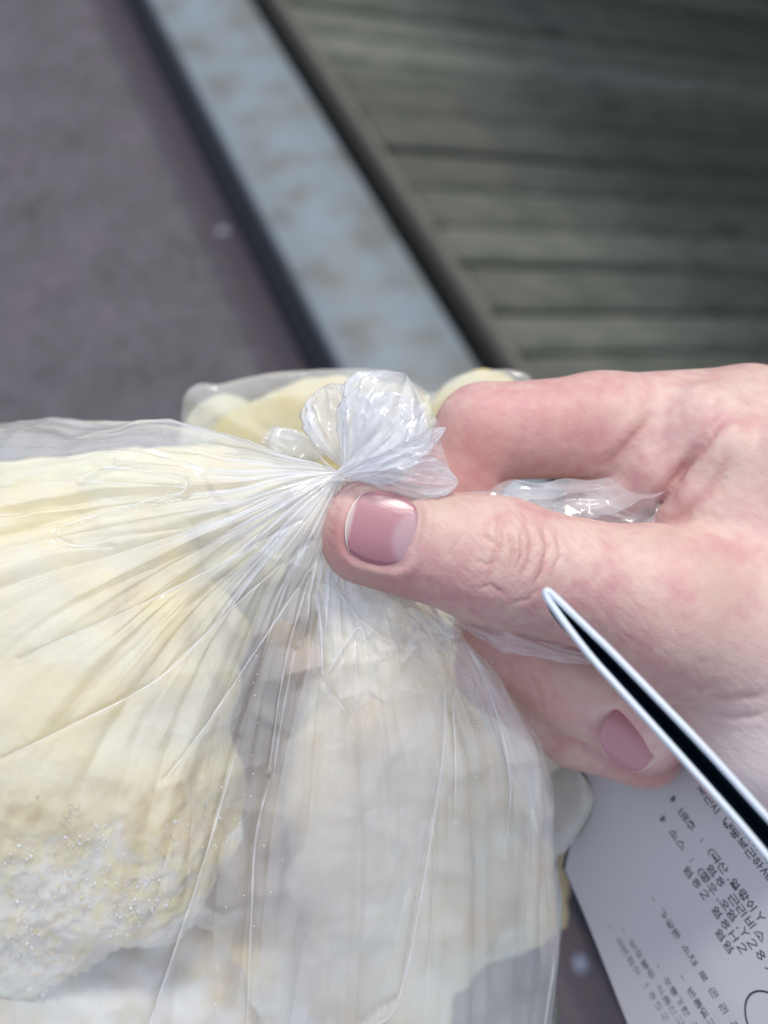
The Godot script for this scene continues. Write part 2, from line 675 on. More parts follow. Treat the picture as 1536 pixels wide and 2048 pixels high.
# The big bun's crust: pale yellow above, ochre to the left, crumbly mustard with white frost below.
var crust_a := noise(FastNoiseLite.TYPE_SIMPLEX_SMOOTH, 501, 0.05, 4)
var crust_b := noise(FastNoiseLite.TYPE_SIMPLEX_SMOOTH, 502, 0.22, 4)


func yellow_crust(q: Vector3) -> Color:
	var a := crust_a.get_noise_3dv(q)
	var f := crust_b.get_noise_3dv(q)
	var c := Color(0.80, 0.75, 0.52).lerp(Color(0.82, 0.70, 0.32), clampf(0.45 + 1.5 * a, 0.0, 1.0))
	c = c.lerp(Color(0.64, 0.42, 0.13), clampf(1.0 - Vector2((q.x + 6.0) / 16.0, (q.y + 9.0) / 10.0).length() + a, 0.0, 1.0) * 0.8)
	var low := smoothstep(-3.0, -13.0, q.y + 8.0 * a + 3.0 * f)
	var mustard := Color(0.55, 0.40, 0.08).lerp(Color(0.72, 0.62, 0.28), clampf(0.5 + 2.2 * f, 0.0, 1.0))
	var white := Color(0.74, 0.74, 0.72)
	return c.lerp(mustard.lerp(white, 0.75 * smoothstep(-17.0, -35.0, q.y + 26.0 * a + 24.0 * f)), low)


# Sugar crumbs and frost crystals stuck on the near side of a bun: beyond counting, so one object of each.
func crumbs(o: Node3D, c: Vector3, seed_: int) -> void:
	var rand := RandomNumberGenerator.new()
	rand.seed = seed_
	var patch := noise(FastNoiseLite.TYPE_SIMPLEX_SMOOTH, 19, 0.07, 3)
	for kind in 2:
		var st := SurfaceTool.new()
		st.begin(Mesh.PRIMITIVE_TRIANGLES)
		for i in 26000:
			var p := bun_skin[rand.randi() % bun_skin.size()] * 1000.0
			p += Vector3(rand.randf_range(-0.4, 0.4), rand.randf_range(-0.4, 0.4), rand.randf_range(-0.3, 0.5))
			if p.z < 6.0 or patch.get_noise_3dv(p + Vector3(0, 0, 90.0 * kind)) < (0.12 if kind == 0 else 0.12) or p.y > (-7.0 if kind == 0 else -13.0) or p.x < -24.0:
				continue
			var s := 0.22 + 0.6 * rand.randf() * rand.randf()
			var turn := Basis.from_euler(Vector3(rand.randf(), rand.randf(), rand.randf()) * TAU)
			box_part(st, Transform3D(turn, p * 0.001), Vector3(s, s * rand.randf_range(0.5, 1.0), s * 0.8) * 0.001, s * 0.00025)
		st.generate_normals()
		part("sugar_crumbs" if kind == 0 else "frost_crystals", st.commit(), M.sugar if kind == 0 else M.frost, o).set_meta("kind", "stuff")


# ---------------------------------------------------------------- the second bag, behind
func second_bag() -> void:
	var c := Vector3(-0.96, 0.48, -252.00)
	var o := near_thing("plastic_bag", "second clear plastic bag of yellow buns, blurred behind the knotted one", "plastic bag", c)
	var rim := [Vector3(40.51, -54.73, -203.00), Vector3(38.09, -61.80, -204.00), Vector3(33.07, -67.11, -206.00), Vector3(28.76, -60.91, -222.00), Vector3(15.34, -35.56, -244.00), Vector3(-20.48, -26.34, -256.00), Vector3(-44.17, -18.72, -252.00), Vector3(-47.95, 2.77, -242.00), Vector3(-44.84, 21.53, -233.00), Vector3(-43.38, 25.85, -230.00), Vector3(-40.53, 28.04, -230.00), Vector3(-35.93, 28.04, -230.00), Vector3(-29.23, 29.45, -229.00), Vector3(-18.16, 30.60, -227.00), Vector3(-2.49, 30.81, -227.00), Vector3(6.22, 28.36, -229.00), Vector3(10.52, 26.07, -230.00), Vector3(14.81, 28.98, -227.00), Vector3(21.11, 30.33, -225.00), Vector3(30.62, 29.23, -224.00), Vector3(33.63, 21.25, -230.00), Vector3(27.66, 8.46, -240.00), Vector3(23.09, -14.40, -240.00), Vector3(31.15, -45.45, -224.00), Vector3(37.48, -50.63, -206.00)]
	var n := noise(FastNoiseLite.TYPE_SIMPLEX_SMOOTH, 301, 0.07, 3)
	var nu := 192
	var nv := 56
	var v := PackedVector3Array()
	for i in nu:
		var x := float(i) / nu * rim.size()
		var k := int(x)
		var m := rim.size()
		var edge := spline(rim[(k + m - 1) % m], rim[k % m], rim[(k + 1) % m], rim[(k + 2) % m], x - k)
		for j in nv:
			var a := PI * j / (nv - 1)        # 0 front centre ... PI back centre
			var q := c.lerp(edge, sin(a))
			q.z += cos(a) * 11.0
			var wob := n.get_noise_3dv(q * Vector3(1, 1, 2)) * 2.2 * (0.4 + 0.6 * absf(cos(a)))
			q.z += wob
			v.append((q - c) * 0.001)
	part("film", to_mesh(v, grid_index(nu, nv, true)), M.far_film, o)
	var g := "buns in the second bag"
	var cream := Color(0.80, 0.75, 0.50)
	var yellow := Color(0.80, 0.68, 0.32)
	bun("blurred yellow bun in the second bag, left of the knot", g, Vector3(-12.50, 14.35, -243.00), Vector3(27, 17, 9), 6.0, cream, yellow, 211, 0.4, 40)
	bun("blurred yellow bun in the second bag, right of the knot", g, Vector3(23.09, 19.89, -240.00), Vector3(12, 11.5, 8), -10.0, cream, yellow, 212, 0.4, 40)
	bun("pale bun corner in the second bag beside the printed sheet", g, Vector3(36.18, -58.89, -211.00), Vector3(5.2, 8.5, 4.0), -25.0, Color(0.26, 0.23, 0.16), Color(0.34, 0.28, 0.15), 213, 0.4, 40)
	bun("greyish pale bun at the left end of the second bag", g, Vector3(-37.26, 13.36, -246.00), Vector3(10, 14, 8), 0.0, Color(0.62, 0.6, 0.52), cream, 214, 0.4, 40)


# ---------------------------------------------------------------- the knotted bag
var film_keys := []


# A point of the bag's resting surface: s counts the rays round the neck, t runs down each ray.
func film_point(s: float, t: float) -> Vector3:
	var nk := film_keys.size()
	var k := posmod(floori(s), nk)
	var f := s - floorf(s)
	var ray := []
	for q in 5:
		ray.append(spline(film_keys[(k + nk - 1) % nk][q], film_keys[k][q], film_keys[(k + 1) % nk][q], film_keys[(k + 2) % nk][q], f))
	return along(ray, t)


# The sharp folds of the film: hollow ridges along the creases, and many short ones that run out of the knot.
func crease_ridges(base: Vector3, creases: Array, height: Dictionary) -> ArrayMesh:
	var rand := RandomNumberGenerator.new()
	rand.seed = 67
	var v := PackedVector3Array()
	var idx := PackedInt32Array()
	var runs := []
	var uneven := noise(FastNoiseLite.TYPE_SIMPLEX_SMOOTH, 68, 0.22, 2)
	for c in creases:
		var line: Array = c[1]
		var pts := []
		var r3 := []
		for q in line:
			r3.append(Vector3(q.x, q.y, 0))
		var n := 40
		for i in n + 1:
			var q := along(r3, float(i) / n)
			var best := Vector3.ZERO
			for dx in [0, 1, -1]:
				for dy in [0, 1, -1]:
					var g: Variant = height.get(Vector2i(roundi(q.x) + dx, roundi(q.y) + dy))
					if g != null and (best == Vector3.ZERO or (g as Vector3).z > best.z):
						best = g
			if best != Vector3.ZERO:
				pts.append(Vector3(q.x * -best.z / 165.0, q.y * -best.z / 165.0, best.z + 0.25))
		if pts.size() > 6:
			# ease the depth so that the ridge runs smoothly
			for pass_ in 6:
				for i in range(1, pts.size() - 1):
					pts[i].z = (pts[i - 1].z + pts[i].z + pts[i + 1].z) / 3.0
			runs.append([pts, 0.1 + 0.2 * float(c[0])])
	for k in 110:
		var s := rand.randf_range(-0.2, 9.0)
		var t0 := 0.02 + 0.25 * rand.randf() * rand.randf()
		var t1 := t0 + rand.randf_range(0.06, 0.3)
		var drift := rand.randf_range(-0.06, 0.06)
		var pts := []
		for i in 31:
			var t := lerpf(t0, t1, i / 30.0)
			var p := film_point(s + drift * i / 30.0 + 0.012 * sin(i * 0.4 + k), t)
			var n := (film_point(s, t + 0.01) - p).cross(film_point(s + 0.03, t) - p).normalized()
			pts.append(p + n * 1.0 * minf(1.0, (p - base).length() * 0.05))
		runs.append([pts, rand.randf_range(0.1, 0.26)])
	for run in runs:
		var pts: Array = run[0]
		var first := v.size()
		var sides := 7
		for i in pts.size():
			var p: Vector3 = pts[i]
			var way := ((pts[mini(i + 1, pts.size() - 1)] as Vector3) - (pts[maxi(i - 1, 0)] as Vector3)).normalized()
			var side := way.cross(Vector3(0, 0, 1)).normalized()
			var up := side.cross(way)
			var f := float(i) / (pts.size() - 1)
			var r: float = run[1] * (0.12 + 0.88 * pow(sin(PI * clampf(f, 0.02, 0.98)), 0.6)) * minf(1.0, 0.35 + (p - base).length() * 0.04) * (0.5 + 0.5 * clampf(0.5 + 2.2 * uneven.get_noise_3dv(p), 0.0, 1.0))
			for k in sides:
				var a := PI * k / (sides - 1)
				v.append((p + side * (r * 1.3 * cos(a)) + up * (r * sin(a)) - base) * 0.001)
		for i in pts.size() - 1:
			for k in sides - 1:
				var a := first + i * sides + k
				idx.append_array([a, a + sides + 1, a + sides, a, a + 1, a + sides + 1])
	return to_mesh(v, idx)


# Flat pleats folded out of the film where it is gathered: long tongues that narrow as they leave the knot.
func pleats(base: Vector3, seed_: int, count: int) -> ArrayMesh:
	var rand := RandomNumberGenerator.new()
	rand.seed = seed_
	var v := PackedVector3Array()
	var idx := PackedInt32Array()
	var rows := 46
	var cols := 9
	for i in count:
		var s := -0.3 + 9.7 * (i + rand.randf_range(-0.4, 0.4)) / count
		var wide := rand.randf_range(0.1, 0.34)
		var long := rand.randf_range(0.12, 0.30) * (1.7 if rand.randf() < 0.25 else 1.0)
		var lean := rand.randf_range(-0.12, 0.12)
		var lift := rand.randf_range(0.3, 1.3)
		var arch := rand.randf_range(0.3, 1.1)
		var first := v.size()
		for a in rows:
			var t := 0.015 + long * a / (rows - 1)
			var taper := pow(1.0 - float(a) / (rows - 1), 0.6)
			for b in cols:
				var e := -1.0 + 2.0 * b / (cols - 1)
				var sv := s + lean * a / rows + wide * 0.5 * e * taper
				var p := film_point(sv, t)
				var n := (film_point(sv, t + 0.01) - p).cross(film_point(sv + 0.02, t) - p).normalized()
				var rho := (p - base).length()
				v.append((p + n * (minf(rho * 0.06, lift) + arch * minf(rho * 0.07, 1.0) * (1.0 - e * e) * taper) - base) * 0.001)
		for a in rows - 1:
			for b in cols - 1:
				var k := first + a * cols + b
				idx.append_array([k, k + cols, k + cols + 1, k, k + cols + 1, k + 1])
	return to_mesh(v, idx)


func bag() -> void:
	var base := Vector3(-6.64, 6.08, -168.00)
	var o := near_thing("plastic_bag", "clear plastic bag of yellow buns with its neck tied in a knot under the thumb", "plastic bag", base)
	var keys := [
		[Vector3(-6.12, 5.80, -169.00), Vector3(4.46, -14.23, -180.00), Vector3(19.14, -27.67, -181.00), Vector3(29.93, -53.09, -187.00), Vector3(30.96, -116.79, -200.00)],
		[Vector3(-6.24, 5.60, -168.00), Vector3(0.17, -12.38, -178.00), Vector3(11.13, -25.80, -177.00), Vector3(18.40, -53.07, -178.00), Vector3(17.01, -109.50, -186.00)],
		[Vector3(-6.36, 5.49, -167.00), Vector3(-4.32, -10.26, -171.00), Vector3(1.80, -27.53, -172.00), Vector3(5.17, -56.35, -175.00), Vector3(2.80, -109.20, -184.00)],
		[Vector3(-6.64, 5.46, -166.00), Vector3(-8.59, -9.23, -167.00), Vector3(-8.74, -28.02, -170.00), Vector3(-9.84, -56.35, -175.00), Vector3(-13.11, -111.27, -186.00)],
		[Vector3(-6.92, 5.58, -165.00), Vector3(-13.12, -8.28, -164.00), Vector3(-19.73, -28.32, -167.00), Vector3(-24.13, -54.74, -170.00), Vector3(-29.84, -107.68, -180.00)],
		[Vector3(-7.15, 5.74, -165.00), Vector3(-17.59, -5.86, -162.00), Vector3(-30.90, -23.76, -163.00), Vector3(-42.28, -50.62, -162.00), Vector3(-53.70, -104.09, -174.00)],
		[Vector3(-7.31, 5.89, -165.00), Vector3(-21.45, -2.78, -162.00), Vector3(-38.96, -14.26, -161.00), Vector3(-60.05, -32.46, -160.00), Vector3(-90.53, -74.98, -170.00)],
		[Vector3(-7.43, 6.17, -166.00), Vector3(-23.14, 1.09, -163.00), Vector3(-42.03, -2.81, -164.00), Vector3(-65.07, -8.33, -165.00), Vector3(-105.69, -23.01, -175.00)],
		[Vector3(-7.48, 6.44, -167.00), Vector3(-22.91, 5.89, -167.00), Vector3(-40.65, 7.12, -168.00), Vector3(-62.55, 4.40, -171.00), Vector3(-107.51, 0.36, -190.00)],
		[Vector3(-7.44, 6.72, -168.00), Vector3(-22.08, 10.79, -173.00), Vector3(-39.90, 14.75, -179.00), Vector3(-62.72, 14.35, -186.00), Vector3(-109.16, 14.06, -205.00)],
		[Vector3(-7.29, 6.96, -170.00), Vector3(-25.51, 10.54, -186.00), Vector3(-48.39, 11.81, -200.00), Vector3(-81.82, 8.72, -218.00), Vector3(-129.04, -2.92, -236.00)],
		[Vector3(-7.00, 7.00, -171.00), Vector3(-23.03, -5.20, -195.00), Vector3(-51.27, -25.85, -230.00), Vector3(-83.36, -71.88, -262.00), Vector3(-117.83, -159.64, -285.00)],
		[Vector3(-6.55, 6.80, -172.00), Vector3(-8.38, -12.00, -200.00), Vector3(-14.05, -36.44, -250.00), Vector3(-23.21, -93.37, -290.00), Vector3(-30.71, -182.50, -310.00)],
		[Vector3(-6.19, 6.27, -171.00), Vector3(2.96, -14.41, -194.00), Vector3(18.21, -40.02, -236.00), Vector3(33.94, -87.58, -272.00), Vector3(37.57, -170.73, -290.00)],
	]
	film_keys = keys
	var nk := keys.size()
	# creases that stand up from the film, seen as bright thin lines; x and y in millimetres
	var creases := [
		[0.5, [Vector2(-47.78, 5.03), Vector2(-42.67, 6.99), Vector2(-31.12, 5.19)]], [0.45, [Vector2(-47.78, 4.87), Vector2(-40.71, 4.40), Vector2(-31.12, 3.85)]], [0.45, [Vector2(-31.12, 4.87), Vector2(-31.59, 3.14), Vector2(-36.78, 1.10)]],
		[0.5, [Vector2(-51.32, -2.99), Vector2(-48.57, -1.65), Vector2(-39.92, 0.94), Vector2(-31.59, 3.14)]], [0.5, [Vector2(-51.56, -4.01), Vector2(-48.57, -5.34), Vector2(-43.07, -5.19)]],
		[0.5, [Vector2(-9.59, -26.56), Vector2(-4.40, -18.39), Vector2(-2.59, -20.90), Vector2(-0.86, -23.26)]], [0.6, [Vector2(-9.59, -26.56), Vector2(-5.19, -32.69)]], [0.5, [Vector2(-3.93, -20.35), Vector2(-5.19, -32.69)]], [0.35, [Vector2(-0.86, -23.26), Vector2(-5.19, -32.69)]],
		[0.5, [Vector2(-10.69, -11.08), Vector2(-9.90, -18.55), Vector2(-9.67, -26.56)]], [0.5, [Vector2(-8.49, -10.30), Vector2(-3.77, -16.98), Vector2(4.09, -22.48)]],
		[0.5, [Vector2(2.51, -16.58), Vector2(7.23, -19.18), Vector2(10.77, -20.12)]], [0.4, [Vector2(10.77, -20.12), Vector2(8.80, -16.58)]], [0.4, [Vector2(3.69, -20.90), Vector2(6.44, -20.51), Vector2(10.77, -20.12)]],
		[0.6, [Vector2(-11.63, -9.90), Vector2(-15.56, -24.05), Vector2(-17.92, -40.16)]], [0.45, [Vector2(-13.99, -21.69), Vector2(-16.35, -34.27), Vector2(-17.29, -41.34)]],
		[0.45, [Vector2(-10.06, -6.76), Vector2(-19.49, -20.90), Vector2(-27.35, -32.69), Vector2(-34.42, -42.12)]], [0.4, [Vector2(-11.63, -4.40), Vector2(-24.99, -16.19), Vector2(-36.78, -27.19), Vector2(-60.36, -38.98)]],
		[0.4, [Vector2(-13.20, -1.26), Vector2(-27.35, -9.12), Vector2(-39.92, -15.40), Vector2(-58.00, -23.26)]], [0.5, [Vector2(10.37, -20.12), Vector2(9.59, -29.55), Vector2(8.80, -42.12), Vector2(2.51, -75.92), Vector2(-3.77, -80.48)]],
		[0.4, [Vector2(11.95, -18.55), Vector2(17.05, -29.55), Vector2(19.80, -42.12), Vector2(19.02, -53.13)]], [0.35, [Vector2(10.77, -27.98), Vector2(11.16, -37.41), Vector2(11.32, -48.41)]],
		[0.5, [Vector2(-17.92, -42.12), Vector2(-20.28, -53.13), Vector2(-21.46, -80.48)]], [0.4, [Vector2(-22.63, -35.84), Vector2(-28.92, -57.06), Vector2(-36.78, -80.48)]],
	]
	var lines := []
	var boxes := []
	for c in creases:
		var l := PackedVector2Array(c[1])
		var r := Rect2(l[0], Vector2.ZERO)
		for p in l:
			r = r.expand(p)
		lines.append(l)
		boxes.append(r.grow(1.6))
	var ns := FastNoiseLite.new()
	ns.noise_type = FastNoiseLite.TYPE_SIMPLEX_SMOOTH
	ns.seed = 5
	ns.frequency = 1.0
	ns.fractal_type = FastNoiseLite.FRACTAL_NONE
	var crumple := cells(9, 0.11)
	var soft := noise(FastNoiseLite.TYPE_SIMPLEX_SMOOTH, 14, 0.035, 2)
	var height := {}
	for half in 2:
		var s0 := -0.55 if half == 0 else 9.35
		var s1 := 9.35 if half == 0 else nk - 0.55
		var nu := 900 if half == 0 else 120
		var nv := 340 if half == 0 else 60
		var v := PackedVector3Array()
		v.resize(nu * nv)
		var base_v := PackedVector3Array()
		base_v.resize(nu * nv)
		for i in nu:
			var s := lerpf(s0, s1, float(i) / (nu - 1))
			var k := posmod(floori(s), nk)
			var f := s - floorf(s)
			var ray := []
			for q in 5:
				ray.append(spline(keys[(k + nk - 1) % nk][q], keys[k][q], keys[(k + 1) % nk][q], keys[(k + 2) % nk][q], f))
			for j in nv:
				base_v[i * nv + j] = along(ray, pow(float(j) / (nv - 1), 1.25))
		for i in nu:
			var s := lerpf(s0, s1, float(i) / (nu - 1))
			var i0 := maxi(i - 1, 0)
			var i1 := mini(i + 1, nu - 1)
			for j in nv:
				var p := base_v[i * nv + j]
				var du := base_v[i1 * nv + j] - base_v[i0 * nv + j]
				var dv := base_v[i * nv + mini(j + 1, nv - 1)] - base_v[i * nv + maxi(j - 1, 0)]
				var n := dv.cross(du)
				n = n.normalized() if n.length() > 1e-9 else Vector3(0, 0, 1)
				var across := du.normalized() if du.length() > 1e-9 else Vector3.RIGHT
				var rho := (p - base).length()
				# pleats that run out of the knot: streaks along the rays, closer and steeper near the neck
				var w := rho * 0.02
				var r1 := 1.0 - 2.0 * absf(ns.get_noise_2d(s * 2.1, w * 0.8))
				var r2 := 1.0 - 2.0 * absf(ns.get_noise_2d(s * 5.3 + 40.0, w * 1.1))
				var r3 := 1.0 - 2.0 * absf(ns.get_noise_2d(s * 12.0 + 90.0, w * 1.5))
				var near := exp(-rho / 26.0)
				var amp := minf(0.085 * rho, 2.3) * (0.35 + 0.65 * exp(-rho / 40.0)) * clampf(0.62 + 1.3 * soft.get_noise_2d(s * 60.0, 3.0), 0.12, 1.2)
				var d := amp * (0.9 * r1 + 0.55 * r2 * (0.05 + 0.95 * near)) + minf(0.035 * rho, 0.5) * r3 * near * 0.55
				if half == 0:
					var lap := ns.get_noise_2d(s * 6.5 + 7.0, w) * minf(0.08 * rho, 1.6) * (0.04 + near)
					p += across * lap
					d += 1.2 * soft.get_noise_2d(p.x, p.y)
					var facets := exp(-((p.x - (-1.0)) ** 2) / 220.0 - ((p.y + 20.0) ** 2) / 110.0)
					d += crumple.get_noise_2d(p.x * (1.0 + 0.3 * facets), p.y) * (0.6 + 2.4 * facets) * minf(rho * 0.06, 1.0)
					var xy := Vector2(p.x, p.y) * (165.0 / -p.z)
					for c in lines.size():
						if (boxes[c] as Rect2).has_point(xy):
							var e := segment_distance(xy, lines[c])
							if e < 1.6:
								d += creases[c][0] * 1.7 * exp(-e / 0.42) * minf(rho * 0.08, 1.0)
				v[i * nv + j] = (p + n * d - base) * 0.001
				if half == 0:
					var g := p + n * d
					height[Vector2i(roundi(g.x * 165.0 / -g.z), roundi(g.y * 165.0 / -g.z))] = g
		part("film", to_mesh(v, grid_index(nu, nv, false)), M.film if half == 0 else M.film_back, o)
	# loose folds of film lying over the front: a broad one down the middle, narrower ones at the sides
	part("film_fold", ribbon([Vector3(-8.00, -7.68, -168.00), Vector3(-12.57, -25.93, -167.00), Vector3(-18.06, -50.69, -170.00), Vector3(-22.30, -91.23, -178.00)], [Vector3(6.72, -17.70, -172.00), Vector3(10.30, -30.98, -173.00), Vector3(9.28, -47.74, -174.00), Vector3(-4.12, -92.25, -180.00)], 2.4, 0.28, 431, base, 260, 130, 0.25), M.fold, o)
	part("crinkle", crinkle(Vector3(-10.47, -10.79, -166.50), Vector3(11.16, -17.43, -171.00), Vector3(9.56, -26.22, -171.50), Vector3(-6.26, -33.39, -168.50), 10, 8, 1.9, 71, base), M.fold, o)
	part("crinkle", crinkle(Vector3(4.20, -17.03, -169.50), Vector3(12.86, -18.51, -172.00), Vector3(11.19, -22.55, -171.50), Vector3(3.81, -23.16, -170.00), 7, 5, 1.5, 72, base), M.fold, o)
	part("creases", crease_ridges(base, creases, height), M.crease, o).set_meta("kind", "stuff")
	part("pleats", pleats(base, 61, 40), M.film, o).set_meta("kind", "stuff")
	knot(o, base)
	specks(o, base)


# A crumpled balloon of film.
func balloon(c: Vector3, r: Vector3, turn: Basis, seed_: int, base: Vector3, nu := 150, nv := 90) -> ArrayMesh:
	var rough := cells(seed_, 0.1)
	var ridge := noise(FastNoiseLite.TYPE_SIMPLEX, seed_ + 1, 0.11, 1)
	var v := PackedVector3Array()
	for i in nu:
		for j in nv:
			var a := TAU * i / nu
			var b := PI * j / (nv - 1)
			var d := Vector3(sin(b) * cos(a), sin(b) * sin(a), cos(b))
			var q := c + turn * (d * r)
			var k := 1.0 - 2.0 * absf(ridge.get_noise_3dv(q * Vector3(1.4, 0.5, 1.2)))
			var low := clampf((d.y + 1.0) * 0.8, 0.15, 1.0)
			q += (turn * d) * (1.5 * rough.get_noise_3dv(q) + 0.9 * k) * low
			v.append((q - base) * 0.001)
	return to_mesh(v, grid_index(nu, nv, true))


# A loop of film gathered to a point at a and rounded at b, fluted along its length.
func teardrop(a: Vector3, b: Vector3, r: float, flat: float, late: float, seed_: int, base: Vector3) -> ArrayMesh:
	var nu := 150
	var nv := 100
	var ridge := noise(FastNoiseLite.TYPE_SIMPLEX_SMOOTH, seed_, 1.0, 1)
	var axis := (b - a).normalized()
	var side := axis.cross(Vector3(0, 0, 1)).normalized()
	var front := side.cross(axis)
	var v := PackedVector3Array()
	for i in nu:
		var w := TAU * i / nu
		for j in nv:
			var t := float(j) / (nv - 1)
			var p := pow(sin(PI * pow(t, 1.0 + late)), 0.75) if t < 1.0 else 0.0
			var f := 1.0 - 2.4 * absf(ridge.get_noise_3d(cos(w) * 1.5, sin(w) * 1.5, t * 1.3))
			var g := ridge.get_noise_3d(cos(w) * 3.6 + 9.0, sin(w) * 3.6, t * 2.2)
			var c := 1.0 - 2.0 * absf(ridge.get_noise_3d(cos(w) * 1.2 + 20.0, sin(w) * 1.2, t * 4.0))
			var rr := r * p * (0.88 + 0.2 * f + 0.1 * g + 0.1 * c * t)
			var q := a.lerp(b, t) + side * (rr * cos(w)) + front * (rr * flat * sin(w))
			q += side * (sin(t * 5.0 + seed_) * 0.5)
			v.append((q - base) * 0.001)
	return to_mesh(v, grid_index(nu, nv, true))


# A crumpled ribbon of film lofted between two rails.
func ribbon(left: Array, right: Array, belly: float, rough_: float, seed_: int, base: Vector3, nu := 140, nv := 90, streak := 1.0) -> ArrayMesh:
	var rough := cells(seed_, 0.2)
	var ridge := noise(FastNoiseLite.TYPE_SIMPLEX, seed_ + 1, 0.2, 1)
	var v := PackedVector3Array()
	for i in nu:
		var t := float(i) / (nu - 1)
		var a := along(left, t)
		var b := along(right, t)
		for j in nv:
			var w := float(j) / (nv - 1)
			var q := a.lerp(b, w)
			var len_ := (b - a).length()
			q.z += belly * sin(PI * w)
			var k := 1.0 - 2.0 * absf(ridge.get_noise_2d(w * 30.0 * streak, t * 14.0 * sqrt(streak)))
			var amp := rough_ * minf(1.0, len_ * 0.14)
			q.z += amp * (0.9 * rough.get_noise_3dv(q * Vector3(0.8, 1.2, 1)) + 0.7 * k)
			q.y += amp * 0.35 * ridge.get_noise_2d(t * 20.0 + 50.0, w * 12.0)
			v.append((q - base) * 0.001)
	return to_mesh(v, grid_index(nu, nv, false))


func knot(o: Node3D, base: Vector3) -> void:
	part("knot_loop", teardrop(Vector3(-5.47, 6.36, -169.00), Vector3(-8.75, 21.34, -175.00), 6.2, 0.75, 0.35, 401, base), M.knot, o)
	part("knot_loop", teardrop(Vector3(-6.09, 5.62, -164.00), Vector3(3.95, 21.51, -166.00), 7.6, 0.75, 0.3, 402, base), M.knot, o)
	part("knot_loop", teardrop(Vector3(-5.28, 6.52, -163.00), Vector3(5.31, 17.50, -164.00), 5.4, 0.6, 0.4, 404, base), M.knot, o)
	part("knot_roll", teardrop(Vector3(-8.25, 4.52, -163.50), Vector3(9.65, 12.81, -162.00), 2.5, 0.9, 0.0, 407, base), M.knot, o)
	part("knot_loop", teardrop(Vector3(-6.13, 5.67, -161.00), Vector3(11.72, 5.16, -164.00), 3.6, 0.7, 0.5, 405, base), M.knot, o)
	part("knot_loop", balloon(Vector3(-15.69, 11.49, -180.00), Vector3(5.5, 3.4, 3.0), Basis(Vector3(0, 0, 1), -0.3), 403, base, 90, 60), M.far_film, o)
	# the gathered band that runs from the neck up into the right loop
	part("knot_band", ribbon([Vector3(-7.14, 6.52, -163.00), Vector3(-2.12, 10.91, -159.00), Vector3(2.44, 14.78, -160.00), Vector3(6.37, 17.39, -163.00)], [Vector3(-6.06, 5.28, -163.00), Vector3(0.15, 5.95, -158.00), Vector3(6.21, 8.25, -159.00), Vector3(9.08, 12.73, -163.00)], 1.6, 0.9, 411, base, 160, 110, 0.34), M.knot, o)
	part("knot_band", ribbon([Vector3(-6.44, 5.83, -161.00), Vector3(-0.60, 8.15, -157.00), Vector3(5.42, 10.08, -158.00), Vector3(8.64, 11.11, -162.00)], [Vector3(-5.90, 4.81, -163.00), Vector3(-0.61, 4.24, -159.00), Vector3(6.25, 5.64, -160.00), Vector3(11.39, 4.11, -166.00)], 1.2, 0.8, 412, base, 160, 110, 0.34), M.knot, o)
	part("knot_band", ribbon([Vector3(-8.54, 6.64, -166.00), Vector3(-12.12, 10.98, -172.00), Vector3(-14.92, 13.75, -176.00), Vector3(-19.55, 14.49, -180.00)], [Vector3(-6.17, 5.85, -166.00), Vector3(-9.67, 7.70, -172.00), Vector3(-14.08, 8.72, -176.00), Vector3(-21.26, 11.49, -180.00)], 1.0, 0.6, 413, base, 160, 110, 0.34), M.knot, o)
	# the loose end of the neck, crossing behind the thumb into the palm
	part("bag_tail", ribbon([Vector3(11.19, 3.31, -178.00), Vector3(19.67, 4.75, -178.00), Vector3(31.54, 5.68, -178.00), Vector3(44.32, 5.83, -180.00), Vector3(50.11, 4.51, -182.00)], [Vector3(11.32, -0.51, -180.00), Vector3(20.52, -3.05, -178.00), Vector3(29.68, -5.56, -177.00), Vector3(39.17, -6.44, -178.00), Vector3(45.78, -4.97, -180.00)], 3.0, 1.9, 421, base, 190, 100, 0.3), M.knot, o)
	part("bag_tail", ribbon([Vector3(11.44, 2.51, -182.00), Vector3(20.11, 4.25, -182.00), Vector3(32.25, 5.11, -182.00), Vector3(42.88, 5.40, -183.00), Vector3(48.38, 3.42, -184.00)], [Vector3(11.51, -1.39, -183.00), Vector3(20.98, -3.99, -182.00), Vector3(30.35, -6.55, -181.00), Vector3(39.18, -6.59, -182.00), Vector3(45.06, -5.06, -183.00)], 1.0, 1.4, 422, base, 150, 80, 0.3), M.knot, o)
	part("bag_tail", ribbon([Vector3(7.45, -14.25, -170.00), Vector3(15.64, -16.78, -171.00), Vector3(25.56, -20.15, -172.00), Vector3(33.75, -22.61, -172.00)], [Vector3(10.81, -17.70, -172.00), Vector3(19.12, -22.91, -173.00), Vector3(26.69, -24.37, -174.00), Vector3(34.15, -25.53, -174.00)], 1.4, 1.0, 423, base, 140, 90, 0.4), M.knot, o)


# A flap of film crumpled into flat facets.
func crinkle(a: Vector3, b: Vector3, c: Vector3, d: Vector3, nu: int, nv: int, amp: float, seed_: int, base: Vector3) -> ArrayMesh:
	var rand := RandomNumberGenerator.new()
	rand.seed = seed_
	var grid := []
	for i in nu + 1:
		for j in nv + 1:
			var u := (i + rand.randf_range(-0.38, 0.38)) / nu
			var w := (j + rand.randf_range(-0.38, 0.38)) / nv
			var p := a.lerp(b, u).lerp(d.lerp(c, u), w)
			p.z += rand.randf_range(-amp, amp)
			grid.append((p - base) * 0.001)
	var v := PackedVector3Array()
	var idx := PackedInt32Array()
	for i in nu:
		for j in nv:
			var k := i * (nv + 1) + j
			var l := k + nv + 1
			for t in ([k, l, l + 1, k, l + 1, k + 1] if rand.randf() < 0.5 else [k, l, k + 1, l, l + 1, k + 1]):
				idx.append(v.size())
				v.append(grid[t])
	return to_mesh(v, idx)


